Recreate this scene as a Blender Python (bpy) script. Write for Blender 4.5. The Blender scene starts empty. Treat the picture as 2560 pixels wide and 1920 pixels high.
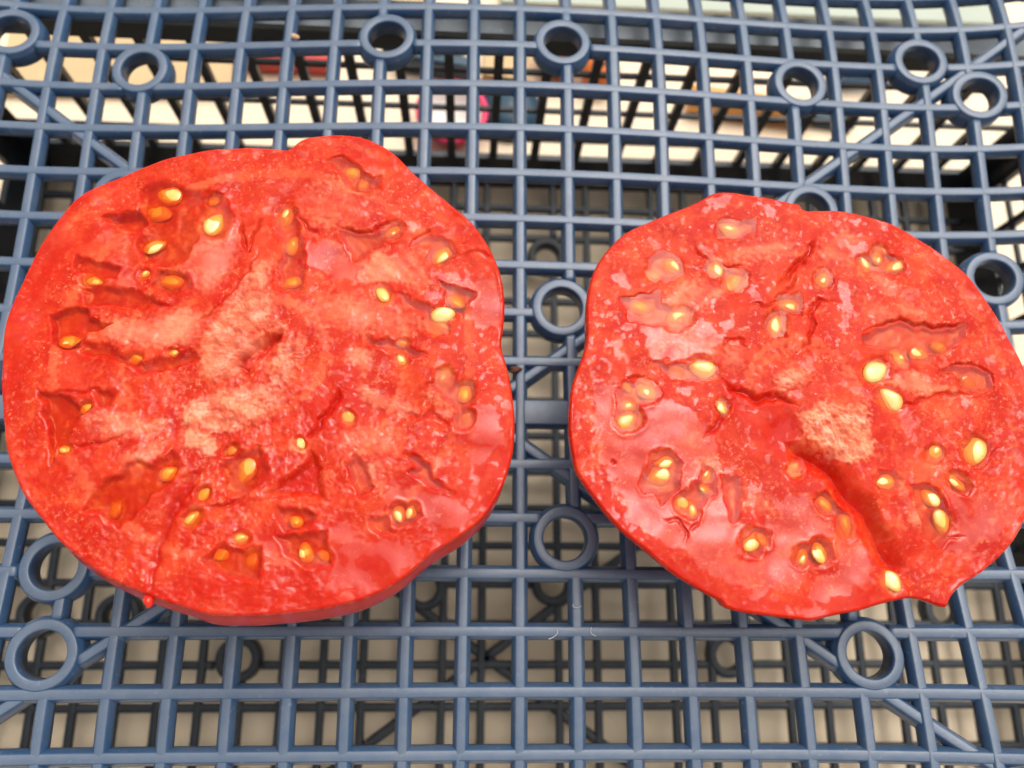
# Two beefsteak tomato halves on an upturned blue lattice crate, stood on a second dark crate.
import bpy, math, random
import numpy as np
from mathutils import Matrix, Vector

S = bpy.context.scene
COL = S.collection
MM = 0.001

# ------------------------------------------------------------------ camera
cd = bpy.data.cameras.new("camera")
cam = bpy.data.objects.new("camera", cd)
COL.objects.link(cam)
cr, cu, cf = Vector((0.99829, 0.0022, 0.05845)), Vector((-0.01799, 0.96243, 0.27094)), Vector((0.05566, 0.27152, -0.96082))
M = Matrix.Identity(4)
for i in range(3):
    M[i][0], M[i][1], M[i][2] = cr[i], cu[i], -cf[i]
M[2][3] = 0.17303
cam.matrix_world = M
cd.sensor_fit = 'HORIZONTAL'
cd.sensor_width = 36.0
cd.lens = 36.0 * 1950.0 / 2560.0
cd.clip_start, cd.clip_end = 0.005, 60.0
cd.dof.use_dof = True
cd.dof.focus_distance = 0.150
cd.dof.aperture_fstop = 14.0
S.camera = cam

# ------------------------------------------------------------------ sky and sun (soft overcast light from behind the crates)
SUN_EL, SUN_AZ = math.radians(64), math.radians(30)      # azimuth from +Y towards +X
w = bpy.data.worlds.new("World")
S.world = w
w.use_nodes = True
nt = w.node_tree
bg = nt.nodes["Background"]
sky = nt.nodes.new("ShaderNodeTexSky")
sky.sky_type = 'NISHITA'
sky.sun_disc = False
sky.sun_elevation = SUN_EL
sky.sun_rotation = SUN_AZ
sky.dust_density = 8.0
hs = nt.nodes.new("ShaderNodeHueSaturation")
hs.inputs["Saturation"].default_value = 0.12
nt.links.new(sky.outputs[0], hs.inputs["Color"])
nt.links.new(hs.outputs[0], bg.inputs["Color"])
bg.inputs["Strength"].default_value = 0.15
sl = bpy.data.lights.new("sun", 'SUN')
sl.energy = 1.2
sl.angle = math.radians(64)
sl.color = (1.0, 0.90, 0.71)
sun = bpy.data.objects.new("sun", sl)
COL.objects.link(sun)
sd = Vector((math.sin(SUN_AZ) * math.cos(SUN_EL), math.cos(SUN_AZ) * math.cos(SUN_EL), math.sin(SUN_EL)))
sun.rotation_euler = (-sd).to_track_quat('-Z', 'Y').to_euler()
sun.location = sd * 3
S.cycles.max_bounces = 8
S.cycles.diffuse_bounces = 3
S.cycles.glossy_bounces = 3
S.cycles.transmission_bounces = 2
S.cycles.transparent_max_bounces = 6
S.cycles.caustics_reflective = False
S.cycles.caustics_refractive = False
S.view_settings.view_transform = 'Standard'
S.view_settings.look = 'None'
S.view_settings.exposure = 0.16
S.view_settings.gamma = 1.0
S.view_settings.use_curve_mapping = False

# ------------------------------------------------------------------ measured tables (millimetres; x right, y away from the viewer)
LEFT = {
 "out": [[-36.72,87.22],[-34.32,89.21],[-30.75,90.52],[-26.65,91.01],[-22.47,90.54],[-18.7,88.99],[-15.36,86.49],[-12.0,82.96],[-8.23,79.69],[-4.02,76.06],[-0.31,72.65],[2.46,68.74],[4.3,65.34],[5.68,61.49],[6.41,57.66],[6.61,53.88],[6.36,50.13],[6.03,46.89],[6.83,43.72],[7.71,40.13],[8.32,35.71],[8.58,31.34],[8.33,27.05],[7.59,23.65],[6.27,19.88],[4.32,16.33],[2.23,13.88],[-0.5,11.69],[-5.66,8.4],[-10.45,4.24],[-14.53,1.84],[-18.13,0.39],[-21.81,-0.53],[-25.26,-1.14],[-29.84,-1.67],[-34.95,-2.05],[-39.76,-2.06],[-43.6,-1.77],[-47.53,-0.58],[-51.07,0.46],[-54.64,1.72],[-59.38,3.67],[-63.59,6.08],[-68.1,9.27],[-72.36,13.51],[-75.92,17.42],[-78.59,21.8],[-80.91,26.66],[-82.24,31.62],[-83.43,37.54],[-84.17,42.72],[-84.43,48.92],[-83.89,54.36],[-82.85,59.01],[-81.63,63.27],[-79.79,67.62],[-77.85,71.56],[-75.76,74.78],[-72.31,77.89],[-68.29,80.35],[-62.48,83.12],[-56.51,85.2],[-50.38,86.48],[-44.15,87.24],[-39.63,87.32]],
 "gel": [[0.7,0.5,0.75,[[-64.16,77.28],[-60.77,79.13],[-55.11,77.26],[-48.36,76.46],[-46.04,71.41],[-47.37,66.66],[-51.89,67.18],[-53.52,63.17],[-55.65,61.14],[-61.56,61.62],[-63.44,64.84],[-61.9,68.87],[-63.59,72.86]]],[3.2,0.35,0.5,[[-70.17,70.95],[-67.06,72.06],[-63.55,72.52],[-61.77,70.22],[-63.33,68.49],[-66.65,69.05]]],[1.2,0.25,0.5,[[-74.22,62.56],[-71.57,62.31],[-69.12,61.4],[-65.55,60.86],[-65.78,58.27],[-68.71,58.51],[-72.3,59.37],[-74.41,59.96]]],[0.9,0.4,0.8,[[-71.88,56.51],[-66.76,56.96],[-61.4,55.83],[-55.86,53.12],[-60.96,52.36],[-67.66,53.13],[-70.75,52.74]]],[1.8,0.25,0.7,[[-76.98,50.71],[-74.63,52.02],[-70.71,52.43],[-69.91,50.88],[-65.68,49.12],[-69.42,47.49],[-70.7,44.7],[-72.85,44.05],[-75.6,45.51]]],[1.1,0.4,0.8,[[-70.84,45.61],[-66.9,45.7],[-59.09,42.21],[-53.59,43.54],[-50.89,44.82],[-49.54,43.02],[-53.3,41.12],[-58.82,40.11],[-64.79,42.7],[-70.01,43.8]]],[0.9,0.4,0.9,[[-59.07,60.39],[-53.12,59.59],[-52.25,57.03],[-54.9,54.73],[-59.17,56.53]]],[0.8,0.4,0.9,[[-29.05,84.54],[-25.37,85.76],[-22.41,83.37],[-20.71,80.94],[-18.23,81.39],[-18.12,78.92],[-20.51,77.09],[-24.31,78.35],[-25.76,81.82]]],[0.8,0.3,0.8,[[-25.63,69.69],[-20.1,69.19],[-17.07,69.97],[-14.1,72.46],[-13.96,69.05],[-16.95,67.26],[-19.86,64.49],[-22.22,63.42],[-24.27,67.37]]],[0.8,0.3,0.8,[[-12.03,66.74],[-9.66,69.18],[-5.32,68.64],[-2.46,65.01],[-5.17,62.92],[-8.87,63.81],[-7.73,66.53]]],[1.0,0.4,1.0,[[-14.69,57.39],[-11.62,55.84],[-6.44,53.71],[-6.97,51.46],[-10.92,53.28]]],[1.7,0.25,0.8,[[-6.29,59.25],[-2.94,58.68],[0.73,57.47],[-0.44,54.83],[-0.99,52.24],[-4.96,54.72],[-4.11,57.01]]],[1.1,0.3,0.6,[[-19.31,48.32],[-17.19,47.11],[-15.15,47.78],[-11.26,46.3],[-7.66,44.82],[-11.17,44.12],[-14.44,44.99],[-18.92,46.45]]],[0.8,0.5,0.8,[[-37.81,73.73],[-34.16,73.85],[-32.03,65.79],[-31.55,59.21],[-31.36,56.62],[-35.49,56.51],[-36.56,62.35],[-35.34,65.69],[-37.47,69.65]]],[1.5,0.22,0.7,[[-76.64,36.39],[-71.58,35.74],[-69.16,34.32],[-67.76,32.3],[-69.83,29.67],[-69.95,26.81],[-72.07,26.49],[-72.34,23.11],[-73.51,27.04],[-74.46,31.32]]],[0.9,0.3,0.5,[[-67.0,36.56],[-62.82,36.49],[-63.05,34.13],[-65.14,33.22]]],[1.0,0.3,0.75,[[-66.01,14.91],[-64.17,18.76],[-63.1,20.71],[-60.33,22.14],[-58.19,24.41],[-55.05,23.32],[-51.8,25.92],[-50.14,23.38],[-51.38,20.0],[-54.36,17.76],[-57.16,14.45],[-59.53,12.26],[-62.03,14.95]]],[0.7,0.5,1.0,[[-43.56,23.46],[-41.02,25.77],[-36.66,26.69],[-34.9,22.44],[-37.08,19.04],[-39.69,17.62],[-42.61,19.54]]],[0.9,0.3,0.8,[[-44.83,7.28],[-41.64,9.97],[-38.29,8.65],[-34.85,9.21],[-34.61,3.37],[-36.76,3.63],[-40.55,4.4],[-43.9,5.96]]],[0.9,0.3,0.7,[[-21.7,24.31],[-19.52,25.48],[-17.74,23.78],[-16.41,19.82],[-19.11,18.11],[-20.41,21.47]]],[1.2,0.25,0.7,[[-11.06,26.17],[-7.01,24.2],[-5.8,21.64],[-4.06,19.95],[-2.07,19.12],[-6.32,19.93],[-10.36,22.73],[-9.27,23.89]]],[0.9,0.3,1.0,[[-13.46,16.2],[-11.83,17.34],[-9.01,16.52],[-8.12,14.86],[-10.0,13.19],[-12.78,13.44]]],[0.7,0.3,0.6,[[-17.24,14.23],[-13.95,14.81],[-12.72,12.07],[-14.88,11.23],[-16.6,12.59]]],[1.0,0.3,0.7,[[-33.3,16.02],[-28.37,16.07],[-26.35,14.71],[-27.01,12.51],[-30.83,12.48],[-32.25,13.29]]],[0.7,0.3,0.8,[[-32.89,11.11],[-24.25,11.98],[-23.51,9.01],[-23.32,6.06],[-27.65,6.31],[-30.49,8.16]]],[0.9,0.5,1.0,[[-8.06,39.0],[-3.99,39.99],[1.31,39.17],[1.07,35.52],[-0.36,34.0],[0.56,31.03],[-2.31,30.39],[-2.7,34.56],[-5.99,38.12]]]],
 "groove": [[0.35,0.8,[[-44.3,72.14],[-44.07,68.1],[-42.41,64.82],[-41.1,70.21],[-40.1,72.28]]],[0.25,0.5,[[-52.62,47.56],[-48.73,51.4],[-45.57,54.65],[-42.02,60.55],[-40.09,65.55]]],[0.4,1.6,[[-40.82,41.37],[-39.56,43.22],[-38.28,45.09],[-36.66,46.37]]],[0.3,0.7,[[-29.03,84.19],[-25.98,85.55],[-23.97,83.31]]],[0.3,1.0,[[-26.28,70.35],[-21.94,69.3],[-18.9,69.74],[-14.12,72.8]]],[0.25,0.8,[[-12.04,67.07],[-9.67,69.52],[-7.53,70.27]]],[0.3,0.8,[[-6.29,59.25],[0.73,57.47]]],[0.25,0.5,[[-2.76,64.66],[1.53,65.8],[5.87,64.58]]],[0.3,0.6,[[-34.16,73.85],[-31.42,69.85],[-29.21,68.57]]],[0.7,2.6,[[-42.28,41.34],[-40.74,43.2],[-38.66,45.7],[-36.17,47.0],[-35.11,48.27]]],[1.0,1.1,[[-45.05,24.58],[-48.66,20.03],[-50.56,15.32],[-52.32,9.9],[-52.75,5.92],[-52.76,0.72]]],[0.25,0.6,[[-69.95,26.81],[-67.46,26.56],[-65.65,27.15],[-62.18,27.77],[-58.62,29.84]]],[0.3,0.5,[[-76.64,36.39],[-71.63,36.04],[-67.81,36.4],[-64.01,37.06]]],[0.4,0.7,[[-45.5,15.91],[-42.27,16.22],[-39.66,17.35],[-37.14,19.6]]],[0.3,0.7,[[-11.07,26.46],[-7.57,23.91],[-5.79,21.07],[-2.34,18.84]]],[0.4,0.5,[[-13.14,34.98],[-9.58,32.35],[-6.15,33.6],[-3.19,30.68]]],[0.5,0.7,[[-35.06,17.39],[-31.28,18.26],[-27.81,19.7],[-25.58,23.69]]],[0.5,1.0,[[-23.12,38.41],[-24.58,34.19],[-27.16,30.31],[-29.22,27.66]]]],
 "valley": [[1.2,1.2,[[-28.26,25.94],[-25.58,23.69],[-25.2,18.04],[-29.61,18.0],[-35.15,18.5],[-31.53,21.35],[-29.48,23.64]]],[1.6,0.7,[[-42.28,41.34],[-40.28,44.44],[-37.62,46.97],[-35.38,47.95],[-35.8,46.08],[-37.93,43.87],[-40.46,40.16]]]],
 "pale": [[1.2,0.7,0.3,[[-58.39,50.23],[-53.2,52.55],[-48.76,51.71],[-49.66,46.7],[-53.87,45.99],[-59.48,45.25],[-67.07,46.92],[-69.12,49.35],[-65.24,50.06]]],[1.6,0.75,0.9,[[-48.74,46.1],[-44.63,54.03],[-41.93,59.58],[-39.23,62.27],[-36.61,52.65],[-37.84,46.34],[-40.25,41.38],[-44.56,38.88],[-48.65,40.0]]],[2.0,0.4,0.1,[[-55.55,73.13],[-46.27,70.72],[-44.7,63.76],[-49.23,56.15],[-53.19,60.24],[-55.59,65.74]]],[0.8,0.5,0.2,[[-65.93,68.08],[-64.11,63.18],[-66.13,60.84],[-67.42,61.78],[-66.08,64.76]]],[1.0,0.95,0.2,[[-21.96,58.82],[-20.07,62.82],[-18.73,66.2],[-14.99,64.3],[-9.26,66.48],[-8.54,63.16],[-8.14,60.18],[-5.96,58.27],[-10.5,58.15],[-13.58,59.71],[-17.78,59.26]]],[2.2,0.7,0.15,[[-33.53,77.68],[-28.41,79.61],[-23.63,77.33],[-19.7,73.3],[-22.68,71.49],[-27.82,70.64],[-32.02,73.92]]],[1.0,0.55,0.3,[[-22.94,45.12],[-20.62,45.48],[-17.63,44.3],[-18.68,41.81],[-22.85,43.57]]],[1.6,0.8,1.0,[[-41.37,50.0],[-38.11,52.61],[-34.93,49.53],[-36.54,47.93],[-40.39,45.67],[-43.09,43.76]]],[1.2,0.75,1.0,[[-36.57,41.45],[-33.56,47.06],[-31.33,48.36],[-30.43,44.03],[-32.36,39.11],[-35.64,37.24]]],[2.5,0.45,0.2,[[-32.67,54.34],[-19.4,55.64],[-8.76,51.41],[-13.14,49.09],[-22.04,49.83],[-29.47,50.92]]],[0.7,1.0,0.8,[[-51.03,28.79],[-49.21,29.83],[-46.3,28.58],[-44.29,26.59],[-45.08,24.87],[-47.4,25.98],[-49.46,27.09]]],[1.4,0.85,1.0,[[-50.28,34.35],[-44.38,37.12],[-38.81,38.12],[-35.74,35.49],[-37.02,30.75],[-42.28,30.08],[-46.45,30.02],[-50.71,30.83]]],[1.0,0.7,0.3,[[-68.1,34.63],[-66.16,32.62],[-61.71,32.4],[-57.11,31.02],[-53.9,31.94],[-53.83,29.04],[-58.5,28.97],[-64.37,27.74],[-67.38,29.7]]],[0.8,0.6,0.3,[[-60.71,24.95],[-56.6,26.99],[-53.89,27.32],[-54.23,25.6],[-57.48,21.05],[-58.88,19.37],[-59.98,21.58]]],[0.8,0.5,0.2,[[-54.02,15.02],[-51.53,16.68],[-51.74,13.95],[-53.28,13.39]]],[0.8,0.95,0.5,[[-8.3,37.47],[-6.0,38.27],[-3.89,35.74],[-2.82,33.36],[-4.39,32.73],[-6.5,35.39]]],[1.2,0.6,0.4,[[-15.51,36.44],[-10.85,35.62],[-7.87,32.98],[-12.46,32.61],[-14.26,34.36]]],[0.8,0.65,0.3,[[-22.83,33.62],[-21.65,33.05],[-20.41,31.3],[-22.11,31.27]]],[0.8,0.6,0.5,[[-19.95,38.47],[-15.52,36.74],[-13.7,34.67],[-17.14,34.31],[-19.56,36.67]]],[0.7,0.7,0.4,[[-31.75,27.63],[-30.11,28.23],[-28.6,26.8],[-29.07,25.65],[-31.05,25.91]]],[2.2,0.5,0.35,[[-23.11,28.91],[-18.08,30.45],[-12.91,29.65],[-12.2,26.16],[-17.87,26.37],[-22.98,26.88]]],[0.9,0.6,0.4,[[-18.05,24.35],[-13.23,23.84],[-10.97,23.87],[-12.04,22.42],[-15.99,22.66],[-14.15,19.28],[-15.21,18.14],[-17.62,21.5]]],[1.6,0.6,0.8,[[-40.32,38.7],[-36.34,38.77],[-33.29,36.42],[-34.75,33.43],[-39.71,32.17]]]],
 "film": [[1.0,[[-56.52,73.78],[-44.77,70.77],[-44.07,63.44],[-49.74,55.5],[-58.65,61.71],[-55.15,67.08]]],[1.0,[[-70.04,67.95],[-64.67,67.45],[-62.15,57.09],[-69.87,50.57],[-71.83,56.19],[-67.11,59.52]]],[1.0,[[-24.27,67.37],[-20.08,68.85],[-19.6,59.54],[-23.78,59.1],[-31.19,62.5],[-31.53,67.15]]],[0.8,[[-18.92,14.77],[-13.34,19.85],[-2.05,18.27],[1.12,14.38],[-1.65,12.7],[-7.26,14.31],[-12.7,11.52],[-18.74,11.48]]],[0.8,[[-36.7,11.35],[-22.64,12.54],[-21.1,14.2],[-18.74,11.48],[-23.47,8.47],[-30.36,6.56],[-35.91,8.66]]],[2.0,[[-23.3,10.09],[-15.42,10.96],[-8.77,9.91],[-8.64,6.13],[-13.93,2.65],[-22.03,2.89]]],[1.5,[[-8.21,62.17],[-1.44,60.04],[5.9,60.24],[5.96,50.49],[1.14,50.37],[-0.44,55.16]]],[1.5,[[-2.99,34.55],[4.88,35.29],[6.67,28.17],[2.11,24.03],[-1.99,28.63]]],[0.8,[[-64.61,14.38],[-61.87,21.56],[-51.63,26.78],[-48.56,23.97],[-52.94,15.03],[-58.93,11.73]]]],
 "red_no_sheen": [[3.0,[[-52.27,0.98],[-46.18,7.86],[-30.42,5.62],[-19.81,11.94],[-8.53,10.44],[-0.65,19.4],[2.47,32.98],[7.13,34.81],[8.59,24.51],[-0.49,11.29],[-16.04,0.7],[-34.39,-2.35],[-46.74,-0.88]]],[2.0,[[-83.43,37.54],[-83.07,54.38],[-78.13,70.58],[-74.85,65.85],[-79.48,52.65],[-79.44,37.61]]],[1.5,[[-30.27,35.04],[-21.49,41.35],[-17.89,37.0],[-23.98,27.45],[-30.65,29.04]]]],
 "seeds": [[-58.82,76.17,5.24,-15.0,0.25,0.1],[-60.31,72.64,5.45,-20.0,0.5,0.3],[-49.41,70.25,4.83,68.0,0.0,0.0],[-60.1,65.35,4.7,25.0,0.15,0.1],[-56.26,58.34,4.4,2.0,0.55,0.35],[-70.32,58.05,3.7,-20.0,0.5,0.3],[-61.06,59.43,2.0,36.0,0.2,0.2],[-72.94,46.05,3.68,12.0,0.3,0.3],[-54.16,44.06,1.98,1.0,0.2,0.2],[-60.75,42.77,2.76,7.0,0.4,0.4],[-35.97,72.17,4.22,72.0,0.5,0.3],[-34.28,66.33,3.79,76.0,0.4,0.3],[-33.94,58.67,3.78,24.0,0.45,0.3],[-15.29,69.97,3.87,40.0,0.5,0.3],[-5.56,65.25,4.69,49.0,0.4,0.2],[-16.63,56.77,3.75,-64.0,0.2,0.1],[-2.67,55.72,3.79,-36.0,0.55,0.4],[-5.05,52.56,4.37,12.0,0.0,0.0],[-12.44,43.68,2.87,-59.0,0.2,0.2],[-12.39,46.76,2.24,1.0,0.5,0.4],[-0.74,37.49,4.05,81.0,0.4,0.3],[-4.47,40.08,3.87,62.0,0.9,0.6],[-0.23,32.51,2.93,62.0,0.9,0.6],[-39.16,22.43,4.93,70.0,0.5,0.2],[-52.34,21.94,3.2,33.0,0.35,0.4],[-47.26,14.11,3.29,38.0,0.5,0.3],[-45.76,18.36,2.59,55.0,0.4,0.3],[-11.78,15.21,3.26,-73.0,0.5,0.1],[-9.68,15.55,2.87,62.0,0.6,0.15],[-27.51,8.51,3.49,-76.0,0.4,0.2],[-24.39,7.82,2.59,-38.0,0.5,0.4],[-36.78,6.98,3.66,85.0,0.95,0.7],[-41.92,7.88,2.56,21.0,0.4,0.5],[-38.69,10.78,2.66,0.0,0.6,0.2],[-29.64,13.78,2.78,-29.0,0.2,0.2],[-23.84,82.31,3.47,-9.0,0.4,0.4],[-21.62,79.93,3.36,66.0,0.7,0.5],[-50.11,75.28,2.76,58.0,0.7,0.5],[-67.89,33.38,2.31,46.0,0.3,0.3],[-70.44,25.98,2.21,1.0,0.5,0.3],[-60.65,15.74,3.67,78.0,0.95,0.7],[-21.64,32.34,2.77,-53.0,0.1,0.3],[-29.88,27.54,2.23,-57.0,0.1,0.1],[-41.77,26.2,2.35,33.0,0.8,0.5],[-6.21,50.58,4.39,-20.0,0.9,0.6]],
}
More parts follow.
